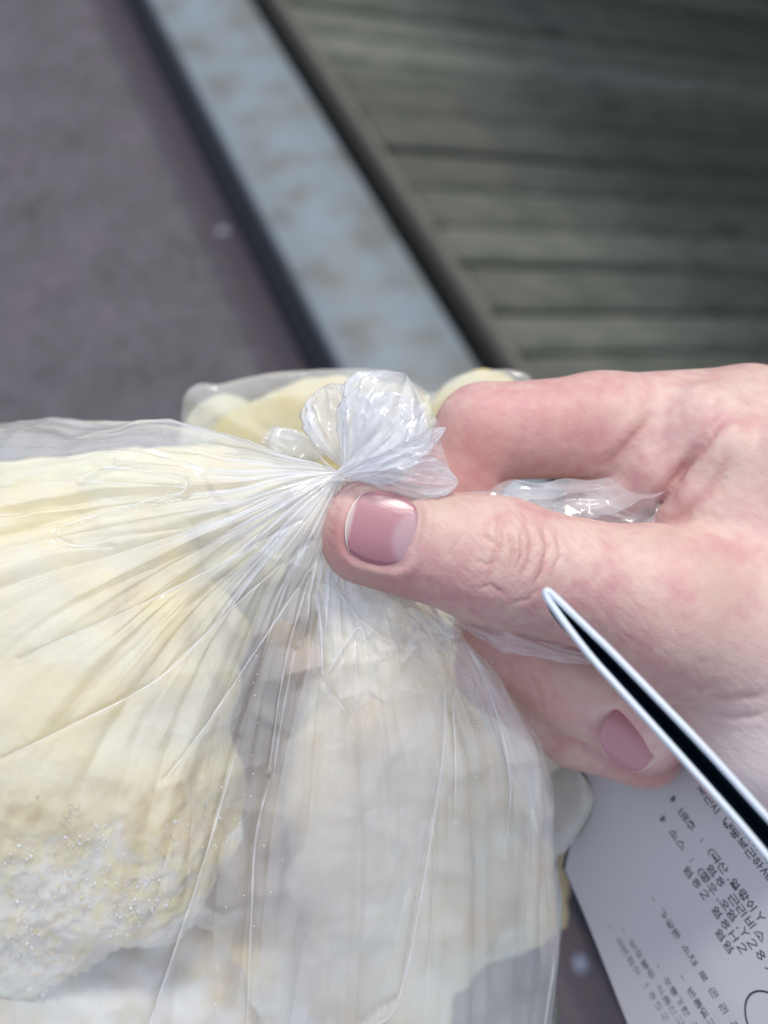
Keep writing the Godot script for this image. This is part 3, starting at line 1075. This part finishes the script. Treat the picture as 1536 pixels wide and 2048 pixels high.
func specks(o: Node3D, base: Vector3) -> void:
	var rand := RandomNumberGenerator.new()
	rand.seed = 91
	var st := SurfaceTool.new()
	st.begin(Mesh.PRIMITIVE_TRIANGLES)
	# dew inside the right side of the bag and along its top edge: [centre, spread, count]
	for c in [[Vector3(15.68, -31.52, -176.00), Vector3(1.0, 4.0, 0.3), 90], [Vector3(17.45, -38.02, -177.00), Vector3(1.4, 1.6, 0.3), 90], [Vector3(25.24, -53.25, -181.50), Vector3(1.4, 1.6, 0.3), 26], [Vector3(-33.45, 9.92, -168.00), Vector3(14, 1.6, 0.6), 45], [Vector3(-20.09, -19.16, -163.50), Vector3(1.5, 12, 0.5), 30], [Vector3(-23.85, -54.09, -168.00), Vector3(4, 14, 0.5), 30]]:
		for i in c[2]:
			var p: Vector3 = c[0] + Vector3(rand.randfn(), rand.randfn(), rand.randf()) * c[1]
			var s := rand.randf_range(0.07, 0.24)
			box_part(st, Transform3D(Basis.from_euler(Vector3(rand.randf(), rand.randf(), rand.randf()) * TAU), (p - base) * 0.001), Vector3(s, s, s) * 0.001, s * 0.0003)
	st.generate_normals()
	part("frost_specks", st.commit(), M.frost, o).set_meta("kind", "stuff")


# ---------------------------------------------------------------- the hand
func hand() -> void:
	F.resize(GN.x * GN.y * GN.z)
	F.fill(40.0)
	# wrist, palm and ball of the thumb
	bone(Vector3(70.54, 2.38, -208.00), Vector3(115.92, -24.17, -215.00), 15, 19, 6)
	bone(Vector3(71.90, -17.77, -212.00), Vector3(114.31, -30.90, -212.00), 15, 19, 8)
	bone(Vector3(65.68, 15.83, -191.00), Vector3(100.77, -2.54, -205.00), 10.6, 17, 7)
	bone(Vector3(70.92, -13.97, -188.00), Vector3(111.28, -24.83, -196.00), 17, 21, 8)
	bone(Vector3(46.31, -18.21, -173.00), Vector3(66.77, -23.27, -177.00), 12.6, 14.5, 8)
	bone(Vector3(66.77, -23.27, -177.00), Vector3(107.87, -26.79, -190.00), 14.5, 22, 8)
	bone(Vector3(65.88, -37.81, -178.00), Vector3(107.18, -49.02, -192.00), 15.0, 21, 6)
	# thumb: tip, knuckle, base
	bone(Vector3(-2.07, -1.75, -167.00), Vector3(18.51, -6.70, -167.50), 7.2, 8.5, 3)
	bone(Vector3(-2.86, -4.61, -167.00), Vector3(18.51, -9.41, -167.50), 7.0, 8.5, 3)
	bone(Vector3(18.51, -8.14, -167.50), Vector3(45.77, -14.74, -171.00), 9.5, 11.2, 4)
	bone(Vector3(45.77, -14.74, -171.00), Vector3(67.15, -16.62, -178.00), 11.2, 15, 6)
	# index finger, bent behind the knot
	bone(Vector3(65.34, 15.75, -190.00), Vector3(38.48, 15.23, -187.00), 10.6, 9.2, 2.0)
	bone(Vector3(38.48, 15.23, -187.00), Vector3(17.72, 14.17, -186.00), 9.2, 8.5, 3)
	bone(Vector3(17.72, 14.17, -186.00), Vector3(12.14, 3.46, -186.00), 8.4, 7.6, 2)
	bone(Vector3(12.14, 3.46, -186.00), Vector3(2.80, -3.16, -184.00), 7.6, 6.6, 2)
	# web between thumb and index finger: soft folds side by side
	bone(Vector3(38.64, 1.72, -190.00), Vector3(47.06, 8.06, -184.00), 6.0, 6.6, 0.8)
	bone(Vector3(47.06, 8.06, -184.00), Vector3(55.07, 15.04, -181.50), 6.6, 6.8, 0.8)
	bone(Vector3(55.07, 15.04, -181.50), Vector3(66.26, 17.09, -185.00), 6.8, 8.0, 3)
	bone(Vector3(49.31, -5.26, -181.00), Vector3(53.85, 2.03, -177.50), 4.7, 5.0, 0.8)
	bone(Vector3(53.85, 2.03, -177.50), Vector3(58.34, 10.00, -176.50), 5.0, 5.6, 0.8)
	bone(Vector3(58.34, 10.00, -176.50), Vector3(66.92, 15.08, -182.00), 5.6, 7.0, 3)
	bone(Vector3(55.98, -5.14, -177.00), Vector3(67.04, 8.28, -175.50), 6.6, 8.6, 1.4)
	bone(Vector3(61.54, -5.55, -176.50), Vector3(80.79, 2.08, -182.00), 9.5, 14, 4)
	# middle finger: out along the back, folded towards the palm
	bone(Vector3(69.55, 2.38, -208.00), Vector3(22.25, -21.88, -193.00), 9.5, 8.8, 3)
	bone(Vector3(21.56, -21.92, -191.00), Vector3(33.93, -30.56, -186.50), 8.8, 8.3, 2)
	bone(Vector3(33.93, -30.56, -186.50), Vector3(45.75, -39.09, -184.00), 8.2, 7.1, 2)
	# ring finger below it
	bone(Vector3(71.55, -7.75, -214.00), Vector3(22.54, -30.70, -204.00), 9.0, 8.6, 2)
	bone(Vector3(22.32, -29.92, -202.00), Vector3(36.97, -40.36, -198.00), 8.6, 8.0, 1.2)
	bone(Vector3(36.97, -40.36, -198.00), Vector3(48.29, -44.05, -193.50), 8.0, 6.9, 1.2)
	var mesh := surface_nets()
	var v: PackedVector3Array = mesh[0]
	var idx: PackedInt32Array = mesh[1]
	for i in v.size():
		var g := slope(v[i])
		v[i] -= g * (field(v[i]) / maxf(g.length_squared(), 0.2))
	mesh = refine(v, idx, func(p): return p.x < 68.0 and p.z > -200.0)
	mesh = refine(mesh[0], mesh[1], func(p): return p.x < 40.0 and p.z > -170.0 and p.y > -22.0)
	v = mesh[0]
	idx = mesh[1]
	# skin: creases, colour
	var folds := []    # [depth, width, line]
	for f in [
		[0.24, 0.5, [Vector2(16.33, 2.93), Vector2(17.46, -1.58), Vector2(17.16, -5.72), Vector2(15.80, -9.48), Vector2(15.20, -13.25)]], [0.18, 0.5, [Vector2(20.85, 0.30), Vector2(22.13, -4.21), Vector2(21.82, -7.22), Vector2(20.09, -10.99)]],
		[0.2, 0.35, [Vector2(18.59, -2.71), Vector2(19.57, -5.72), Vector2(18.96, -9.48)]], [0.2, 0.3, [Vector2(20.47, -2.71), Vector2(20.70, -6.47), Vector2(19.42, -9.48)]], [0.22, 0.4, [Vector2(23.48, -1.20), Vector2(24.61, -4.97), Vector2(23.86, -8.73), Vector2(21.97, -12.12)]],
		[0.14, 0.35, [Vector2(14.45, -3.46), Vector2(16.33, -4.59), Vector2(17.46, -5.72)]], [0.12, 0.35, [Vector2(13.32, -7.22), Vector2(15.58, -7.98), Vector2(16.71, -7.60)]], [0.13, 0.35, [Vector2(13.70, -11.74), Vector2(15.95, -10.99), Vector2(18.21, -12.49)]],
		[0.4, 0.7, [Vector2(30.63, 5.19), Vector2(35.52, 8.96), Vector2(38.91, 12.72), Vector2(40.94, 15.95)]], [0.5, 0.7, [Vector2(42.29, 2.18), Vector2(44.93, 6.32), Vector2(48.31, 10.08), Vector2(50.72, 13.47), Vector2(51.32, 15.73)]], [0.3, 0.8, [Vector2(40.79, -3.61), Vector2(45.30, -0.45), Vector2(49.07, 3.31), Vector2(51.32, 7.07), Vector2(52.83, 10.46)]],
		[0.12, 0.35, [Vector2(25.74, -2.71), Vector2(26.49, -6.47), Vector2(24.98, -10.23)]], [0.1, 0.3, [Vector2(12.19, -2.71), Vector2(10.31, -5.72), Vector2(9.18, -7.22)]], [0.1, 0.35, [Vector2(18.96, -14.00), Vector2(21.97, -12.87), Vector2(23.86, -10.99)]],
		[0.2, 0.5, [Vector2(47.56, -27.69), Vector2(51.70, -28.15), Vector2(58.10, -27.54)]], [0.18, 0.5, [Vector2(45.68, -26.41), Vector2(47.56, -26.79), Vector2(50.57, -26.19)]], [0.2, 0.35, [Vector2(21.37, -24.16), Vector2(23.10, -26.04), Vector2(23.48, -28.67)]], [0.14, 0.35, [Vector2(23.48, -23.03), Vector2(25.36, -25.29), Vector2(25.59, -28.30)]], [0.12, 0.3, [Vector2(20.09, -23.03), Vector2(21.22, -26.04)]], [0.2, 0.45, [Vector2(49.07, -30.55), Vector2(52.83, -31.01), Vector2(58.10, -30.40)]],
	]:
		var l := PackedVector2Array(f[2])
		var r := Rect2(l[0], Vector2.ZERO)
		for p in l:
			r = r.expand(p)
		folds.append([f[0], f[1], l, r.grow(f[1] * 6.0)])
	var wrinkle := noise(FastNoiseLite.TYPE_SIMPLEX, 71, 0.55, 2)
	var blotch := noise(FastNoiseLite.TYPE_SIMPLEX_SMOOTH, 72, 0.09, 3)
	var lines_n := noise(FastNoiseLite.TYPE_SIMPLEX_SMOOTH, 73, 0.35, 2)
	var col := PackedColorArray()
	col.resize(v.size())
	var pale := Color(0.70, 0.50, 0.44)
	var pink := Color(0.61, 0.335, 0.335)
	var red := Color(0.50, 0.20, 0.19)
	var cream := Color(0.62, 0.48, 0.39)
	# where the skin is redder: [centre, reach, amount]
	var warm := [[Vector3(-7.85, -4.27, -160.00), 5.5, 0.85], [Vector3(-0.62, -11.34, -163.00), 6.0, 0.45], [Vector3(9.93, -9.48, -158.00), 9.0, 0.35], [Vector3(33.23, 16.45, -178.00), 9.0, 0.55], [Vector3(16.28, 12.21, -178.00), 8.0, 0.5], [Vector3(11.62, 5.43, -178.00), 8.0, 0.5], [Vector3(27.05, 8.15, -182.00), 8.0, 0.35], [Vector3(48.72, -46.46, -182.00), 6.0, 0.5], [Vector3(46.25, -46.16, -186.00), 5.0, 0.6], [Vector3(26.90, -30.69, -181.00), 6.0, 0.45], [Vector3(24.31, -23.79, -181.00), 6.0, 0.35], [Vector3(52.76, 5.61, -184.00), 4.0, 0.45], [Vector3(32.92, -20.27, -160.00), 12.0, 0.2], [Vector3(49.69, -11.89, -160.00), 12.0, 0.15]]
	var ashen := [[Vector3(57.18, -41.87, -164.00), 9.0, 0.9], [Vector3(64.99, -39.53, -164.00), 14.0, 0.9]]
	var yellow := [[Vector3(8.54, 2.59, -160.00), 6.0, 0.7], [Vector3(-2.16, -9.72, -162.00), 4.0, 0.6], [Vector3(18.96, -5.72, -158.00), 5.0, 0.4], [Vector3(51.21, -10.36, -160.00), 4.0, 0.6], [Vector3(33.42, -29.50, -179.00), 6.0, 0.5], [Vector3(63.46, 19.42, -182.00), 9.0, 0.5], [Vector3(59.97, 5.24, -172.00), 8.0, 0.5], [Vector3(55.62, -21.56, -164.00), 12.0, 0.35], [Vector3(42.06, -2.85, -166.00), 8.0, 0.4]]
	var nor := PackedVector3Array()
	nor.resize(v.size())
	for i in v.size():
		nor[i] = slope(v[i]).normalized()
	for i in v.size():
		var p := v[i]
		var n := nor[i]
		var d := 0.0
		var deep := 0.0
		if p.z > -184.0:
			var xy := Vector2(p.x, p.y) * (158.0 / -p.z)
			for f in folds:
				if (f[3] as Rect2).has_point(xy):
					var pl := xy + Vector2(wrinkle.get_noise_2d(p.x, p.y), wrinkle.get_noise_2d(p.y, p.x + 40.0)) * 0.16
					var l: PackedVector2Array = f[2]
					var e := segment_distance(pl, l)
					var ends := minf(pl.distance_to(l[0]), pl.distance_to(l[l.size() - 1])) / (pl.distance_to(l[0]) + pl.distance_to(l[l.size() - 1]))
					var fade := smoothstep(0.0, 0.3, ends)
					var k := exp(-(e / f[1]) * (e / f[1])) * fade
					d -= f[0] * k - f[0] * (0.8 if f[0] > 0.28 else 0.3) * fade * exp(-((e - f[1] * 2.6) / (f[1] * 1.6)) ** 2)
					deep += k * minf(f[0], 0.4) * 1.0
			# fine lines of the skin over the knuckle and the ball of the thumb
			var knuckle := exp(-((p.x - 19.5) ** 2) / 40.0)
			d += (0.018 + 0.035 * knuckle) * (absf(wrinkle.get_noise_3dv(p * Vector3(1.0, 0.6, 0.6))) - 0.2)
			d += 0.05 * lines_n.get_noise_2d((p.x + p.y) * 1.5, (p.x - p.y) * 0.4)
			# the bed that the nail is set into
			var q := nail_local(p)
			if n.z > 0.1:
				var m := pow(pow(absf(q.x) / 5.7, 3.2) + pow(absf(q.y) / 5.9, 3.2), 1.0 / 3.2)
				d -= 0.45 * smoothstep(1.14, 0.95, m)
				d += 0.14 * exp(-((m - 1.2) / 0.13) ** 2) * (1.0 if q.x > -4.0 else 0.5)
		var c := pale
		var b := blotch.get_noise_3dv(p)
		c = c.lerp(pink, clampf(0.40 + 0.85 * b + 0.5 * lines_n.get_noise_3dv(p), 0.0, 1.0))
		for y in yellow:
			c = c.lerp(cream, y[2] * exp(-(p - y[0]).length_squared() / (y[1] * y[1])))
		for y in ashen:
			c = c.lerp(Color(0.68, 0.585, 0.58), y[2] * exp(-(p - y[0]).length_squared() / (y[1] * y[1])))
		for w in warm:
			c = c.lerp(red, w[2] * exp(-(p - w[0]).length_squared() / (w[1] * w[1])) * 0.95)
		c = c.lerp(red, clampf(deep, 0.0, 0.6))
		col[i] = c
		v[i] = p + n * d
	var base := Vector3(67.67, -19.91, -185.00)
	for i in v.size():
		v[i] = (v[i] - base) * 0.001
	var o := near_thing("person", "person's bare hand pinching the knotted plastic bag between thumb and fingers", "person", base)
	part("hand", to_mesh(v, idx, col), M.skin, o)
	nail(o, base, "thumb_nail", NAIL, NAIL_C, Vector2(5.6, 5.8), 10.5, true)
	nail(o, base, "finger_nail", NAIL2, NAIL2_C, Vector2(5.6, 4.9), 8.0, false)


var NAIL_C := Vector3(-0.30, -2.43, -159.30)
var NAIL := Basis(Vector3(0.966, -0.225, 0.03).normalized(), Vector3(0.225, 0.966, -0.06).normalized(), Vector3(0.0, 0.06, 1.0).normalized()).orthonormalized()   # x towards the knuckle, y across, z out of the nail
var NAIL2_C := Vector3(42.06, -38.02, -176.60)
var NAIL2 := Basis(Vector3(-0.78, 0.58, 0.1).normalized(), Vector3(-0.52, -0.78, 0.35).normalized(), Vector3(-0.25, -0.25, 0.93).normalized()).orthonormalized()


func nail_local(p: Vector3) -> Vector3:
	return NAIL.transposed() * (p - NAIL_C)


func nail(o: Node3D, base: Vector3, called: String, turn: Basis, c: Vector3, half: Vector2, bend: float, moon: bool) -> void:
	var nu := 90
	var nv := 90
	var v := PackedVector3Array()
	var col := PackedColorArray()
	var ridges := noise(FastNoiseLite.TYPE_SIMPLEX_SMOOTH, 81, 0.9, 2)
	for i in nu:
		for j in nv:
			var a := -1.0 + 2.0 * i / (nu - 1)
			var b := -1.0 + 2.0 * j / (nv - 1)
			# squircle outline, rounder at the free end
			var x := a * sqrt(1.0 - 0.42 * b * b)
			var y := b * sqrt(1.0 - 0.42 * a * a)
			var q := Vector3(x * half.x, y * half.y, 0)
			q.z = sqrt(maxf(bend * bend - q.y * q.y, 0.0)) - bend - 0.012 * q.x * q.x - 0.25 * smoothstep(0.85, 1.0, maxf(absf(a), absf(b)))
			q.z += 0.012 * ridges.get_noise_2d(q.y * 4.0, q.x * 0.3)
			v.append((c + turn * q - base) * 0.001)
			var t := Color(0.47, 0.235, 0.26)
			t = t.lerp(Color(0.42, 0.17, 0.2), clampf(0.5 - 0.9 * y, 0.0, 1.0) * 0.7)
			t = t.lerp(Color(0.62, 0.46, 0.43), smoothstep(-0.78, -0.9, x))
			t = t.lerp(Color(0.74, 0.66, 0.6), smoothstep(-0.93, -0.98, a))
			if moon:
				var m := Vector2((x - 1.05) / 0.75, (y + 0.1) / 0.8).length()
				t = t.lerp(Color(0.54, 0.39, 0.42), 0.6 * smoothstep(1.14, 0.78, m))
			col.append(t)
	part(called, to_mesh(v, grid_index(nu, nv, false), col), M.nail, o)


# ---------------------------------------------------------------- the printed paper
func paper() -> void:
	# a sheet pinched between fingertips and palm; u runs along the printed lines, v across them, in millimetres from the first sign of the first long line
	var o0 := Vector3(52.471, -52.657, -194.635)
	var uu := Vector3(0.48103, -0.69046, 0.54026)
	var vv := Vector3(0.45022, 0.72332, 0.52356)
	var nn := uu.cross(vv)
	var o := near_thing("printed_paper", "white sheet with black Korean print held under the fingertips", "paper", o0)
	var corner := [Vector2(-4, -32), Vector2(62, -50), Vector2(-36, 27), Vector2(62, 30)]
	for layer in 2:
		var v := PackedVector3Array()
		var uv := PackedVector2Array()
		var g := 40
		for i in g:
			for j in g:
				var s := float(i) / (g - 1)
				var t := float(j) / (g - 1)
				var q: Vector2 = (corner[0] as Vector2).lerp(corner[1], s).lerp((corner[2] as Vector2).lerp(corner[3], s), t)
				var lift := 0.9 * sin(q.x * 0.09 + 1.0) * sin(q.y * 0.07) - 0.5 * absf(q.y + 12.0 + 0.1 * q.x) / 18.0 - 1.2 * exp(-((q.x - q.y * 0.2 + 6.0) ** 2) / 60.0) * exp(-q.y * q.y / 300.0)
				if layer == 1:
					q -= Vector2(0.9, 0.5) * (1.0 - t) * (1.0 - s)
				v.append((uu * q.x + vv * q.y + nn * (lift - 0.35 * layer)) * 0.001)
				uv.append(Vector2((q.x + 50.0) / 112.0, (30.0 - q.y) / 80.0))
		if layer == 0:
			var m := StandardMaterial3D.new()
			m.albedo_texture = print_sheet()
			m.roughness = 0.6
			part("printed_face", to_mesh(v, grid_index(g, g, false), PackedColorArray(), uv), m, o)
		else:
			part("dark_backing", to_mesh(v, grid_index(g, g, false)), M.dark_lining, o)
	folded_card()


func folded_card() -> void:
	var base := Vector3(32.60, -21.71, -142.00)
	var o := near_thing("folded_card", "white folded card with black inside, seen edge-on across the wrist", "card", base)
	var path := [Vector3(54.82, -51.93, -132.00), Vector3(47.56, -42.35, -133.50), Vector3(39.22, -32.66, -135.00), Vector3(30.67, -23.03, -137.00), Vector3(27.54, -19.46, -138.00), Vector3(25.04, -16.25, -138.70), Vector3(23.01, -13.36, -139.60), Vector3(21.70, -11.29, -140.20), Vector3(21.85, -10.56, -140.30), Vector3(22.97, -11.42, -140.20), Vector3(25.10, -13.54, -139.40), Vector3(27.63, -16.06, -138.80), Vector3(30.76, -19.19, -138.00), Vector3(40.64, -29.71, -135.00), Vector3(48.83, -38.91, -133.50), Vector3(56.08, -46.90, -132.00)]
	var nu := 240
	# profile: x out of the fold, y away from the eye, in millimetres
	var profile := [Vector2(0.25, 13), Vector2(0.5, 8), Vector2(0.55, 2), Vector2(0.5, 0.6), Vector2(0.28, 0.12), Vector2(0, 0), Vector2(-0.28, 0.12), Vector2(-0.45, 0.45), Vector2(-0.5, 1.0)]
	var lining := [Vector2(-0.49, 0.8), Vector2(-0.53, 3), Vector2(-0.6, 8), Vector2(-0.7, 13)]
	for layer in 2:
		var prof: Array = profile if layer == 0 else lining
		var v := PackedVector3Array()
		for i in nu:
			var t := float(i) / (nu - 1)
			var p := along(path, t)
			var tangent := (along(path, minf(t + 0.004, 1.0)) - along(path, maxf(t - 0.004, 0.0))).normalized()
			var away := p.normalized()
			var out := tangent.cross(away).normalized()
			var mid := minf(absf(t - 0.5) * 2.0, 1.0)
			for k in prof.size():
				var q: Vector2 = prof[k]
				# the two leaves close towards the bottom of the fold
				var close := (q.y / 13.0) ** 1.5 * 1.9 * smoothstep(0.0, 0.35, mid)
				var x := q.x if layer == 0 else q.x * smoothstep(0.0, 0.14, mid)
				v.append((p + out * (x - close) + away * q.y - base) * 0.001)
		part("card_leaf" if layer == 0 else "black_lining", to_mesh(v, grid_index(nu, prof.size(), false)), M.card if layer == 0 else M.dark_lining, o)


# ---------------------------------------------------------------- print: Hangul put together from strokes
const JAMO := {
	"ㄱ": ["00 10 11"], "ㄴ": ["00 01 11"], "ㄷ": ["10 00 01 11"], "ㄹ": ["00 10 15 05 01 11"], "ㅁ": ["00 10 11 01 00"], "ㅂ": ["00 01 11 10", "05 15"], "ㅅ": ["50 01", "53 11"], "ㅇ": ["50 15 51 05 50"],
	"ㅈ": ["00 10", "50 01", "53 11"], "ㅊ": ["42 62", "03 13", "53 01", "55 11"], "ㅋ": ["00 10 11", "05 15"], "ㅌ": ["10 00 01 11", "05 15"], "ㅍ": ["00 10", "30 31", "70 71", "01 11"], "ㅎ": ["40 60", "02 12", "54 17 51 07 54"],
}
const FIRST := ["ㄱ", "ㄱ", "ㄴ", "ㄷ", "ㄷ", "ㄹ", "ㅁ", "ㅂ", "ㅂ", "ㅅ", "ㅅ", "ㅇ", "ㅈ", "ㅈ", "ㅊ", "ㅋ", "ㅌ", "ㅍ", "ㅎ"]
const LAST := ["", "ㄱ", "ㄱ", "ㄱ", "ㄴ", "ㄴ", "ㄴ", "ㄷ", "ㄹ", "ㄹ", "ㄹ", "ㄹ", "ㄹ", "ㄹ", "ㄹ", "ㄹ", "ㅁ", "ㅂ", "ㅂ", "ㅅ", "ㅅ", "ㅇ", "ㅈ", "ㅊ", "ㅋ", "ㅌ", "ㅍ", "ㅎ"]
const PLAIN := {"(": ["70 33 37 71"], ")": ["30 73 77 31"], ",": ["58 41"], ":": ["53 54", "57 58"], ".": ["58 59"], "2": ["02 30 70 12 01 11"], "5": ["10 00 04 74 17 71 01"], "8": ["50 12 54 02 50", "54 17 51 07 54"], "1": ["22 50 51"], "*": ["15 85", "50 51", "22 88", "28 82"], "Y": ["00 55 10", "55 51"], "B": ["00 01 71 17 54 12 70 00", "05 55"], "H": ["00 01", "05 15", "10 11"], "-": ["25 85"]}


# One stroke list: digit pairs on a ten-by-ten box, where 1 stands for the far side when it ends a pair of 0s and 1s.
func strokes(list: Array, x: float, y: float, w: float, h: float, out: Array) -> void:
	for s in list:
		var l := PackedVector2Array()
		for pair in (s as String).split(" "):
			var a := int(pair[0])
			var b := int(pair[1])
			l.append(Vector2(x + w * (1.0 if a == 1 else a * 0.1), y + h * (1.0 if b == 1 else b * 0.1)))
		out.append(l)


func vowel(n: int, x: float, y: float, w: float, h: float, out: Array) -> void:
	# n counts from a; right-hand vowels stand, the others lie below
	if n in [0, 2, 4, 6, 1, 5, 3, 7, 20]:
		out.append(PackedVector2Array([Vector2(x + w * 0.5, y), Vector2(x + w * 0.5, y + h)]))
		if n in [1, 5, 3, 7]:
			out.append(PackedVector2Array([Vector2(x + w, y), Vector2(x + w, y + h)]))
		if n in [0, 2, 1, 3]:
			out.append(PackedVector2Array([Vector2(x + w * 0.5, y + h * 0.5), Vector2(x + w, y + h * 0.5)]))
		if n in [4, 6, 5, 7]:
			out.append(PackedVector2Array([Vector2(x, y + h * 0.5), Vector2(x + w * 0.5, y + h * 0.5)]))
	else:
		out.append(PackedVector2Array([Vector2(x, y + h * 0.5), Vector2(x + w, y + h * 0.5)]))
		if n in [8, 9, 10, 11, 12]:
			out.append(PackedVector2Array([Vector2(x + w * 0.5, y), Vector2(x + w * 0.5, y + h * 0.5)]))
		if n in [13, 14, 15, 16, 17]:
			out.append(PackedVector2Array([Vector2(x + w * 0.5, y + h * 0.5), Vector2(x + w * 0.5, y + h)]))


func print_sheet() -> ImageTexture:
	var wide := 1680
	var high := 1200
	var im := Image.create(wide, high, false, Image.FORMAT_RGB8)
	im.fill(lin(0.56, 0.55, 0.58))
	# [text, u, v of the top of the line, width of a sign, height, ink]
	for line in [
		["-신고하여 주세요", 8.0, 9.6, 1.9, 1.5, 0.95], ["보관시 냉동보관하세요", 2.6, 7.4, 2.0, 1.5, 0.95], ["* 배추 : (국산,열량이Y", 0.0, 0.9, 2.15, 1.55, 0.95], ["염8 관리비소", 13.6, -1.4, 2.3, 1.5, 0.95],
		["* 소스 : (콩유,요염,Y28)", 1.3, -3.6, 2.15, 1.55, 0.95], ["염82 염8H2", 11.2, -5.9, 2.3, 1.5, 0.95], ["염염", 22.5, -8.1, 2.3, 1.5, 0.9],
		["- 가공된 소재 료 관 리 표 시", 10.6, -16.6, 2.0, 1.3, 0.65], ["- 유통기한 표시일까지", 20.0, -24.6, 1.9, 1.3, 0.5], ["- 부정불량 식품신고", 11.0, -27.2, 2.0, 1.3, 0.4], ["- 국번없이 1852", 9.0, -29.8, 2.0, 1.3, 0.4], ["- 반품및교환 구입처", 24.0, -21.0, 1.9, 1.3, 0.6],
	]:
		var u: float = line[1]
		for ch in (line[0] as String):
			var out := []
			var w: float = line[3] * 0.84
			var h: float = line[4]
			var code := ch.unicode_at(0)
			if code >= 0xAC00 and code <= 0xD7A3:
				var n := code - 0xAC00
				var vow := (n % 588) / 28
				var fin := n % 28
				var top := h * (0.6 if fin else 1.0)
				if vow in [0, 1, 2, 3, 4, 5, 6, 7, 20]:
					strokes(JAMO[FIRST[n / 588]], u, 0.0, w * 0.5, top * 0.95, out)
					vowel(vow, u + w * 0.52, -0.05, w * 0.48, top * 1.05, out)
				else:
					strokes(JAMO[FIRST[n / 588]], u + w * 0.1, 0.0, w * 0.8, top * 0.52, out)
					vowel(vow, u, top * 0.56, w, top * 0.5, out)
				if fin:
					strokes(JAMO[LAST[fin]], u + w * 0.12, h * 0.68, w * 0.76, h * 0.32, out)
			elif PLAIN.has(ch):
				strokes(PLAIN[ch], u + w * 0.1, 0.0, w * 0.7, h, out)
			for s in out:
				for i in (s as PackedVector2Array).size() - 1:
					ink(im, s[i], s[i + 1], line[2], 0.098, line[5])
			u += line[3] * (0.55 if ch in " ,:.()" else 1.0)
	# the ring stamped at the right
	for k in 48:
		var a := TAU * k / 48
		var b := TAU * (k + 1) / 48
		ink(im, Vector2(40.5 + 7.0 * cos(a), 5.0 * sin(a)), Vector2(40.5 + 7.0 * cos(b), 5.0 * sin(b)), -10.5, 0.16, 0.97)
	return ImageTexture.create_from_image(im)


# A stroke of ink from a to b (millimetres; y runs down from the line's top at v).
func ink(im: Image, a: Vector2, b: Vector2, v: float, half: float, strength: float) -> void:
	var k := 15.0
	var p := Vector2((a.x + 50.0) * k, (30.0 - v + a.y) * k)
	var q := Vector2((b.x + 50.0) * k, (30.0 - v + b.y) * k)
	var r := half * k
	var ba := q - p
	for y in range(maxi(int(minf(p.y, q.y) - r), 0), mini(int(maxf(p.y, q.y) + r) + 2, im.get_height())):
		for x in range(maxi(int(minf(p.x, q.x) - r), 0), mini(int(maxf(p.x, q.x) + r) + 2, im.get_width())):
			var t := clampf((Vector2(x, y) - p).dot(ba) / maxf(ba.length_squared(), 0.01), 0.0, 1.0)
			var d := (Vector2(x, y) - p - ba * t).length()
			var s := strength * clampf(r + 0.5 - d, 0.0, 1.0)
			if s > 0.0:
				var c := im.get_pixel(x, y)
				im.set_pixel(x, y, c.lerp(Color(0.1, 0.1, 0.13), s) if c.v > 0.15 else c)
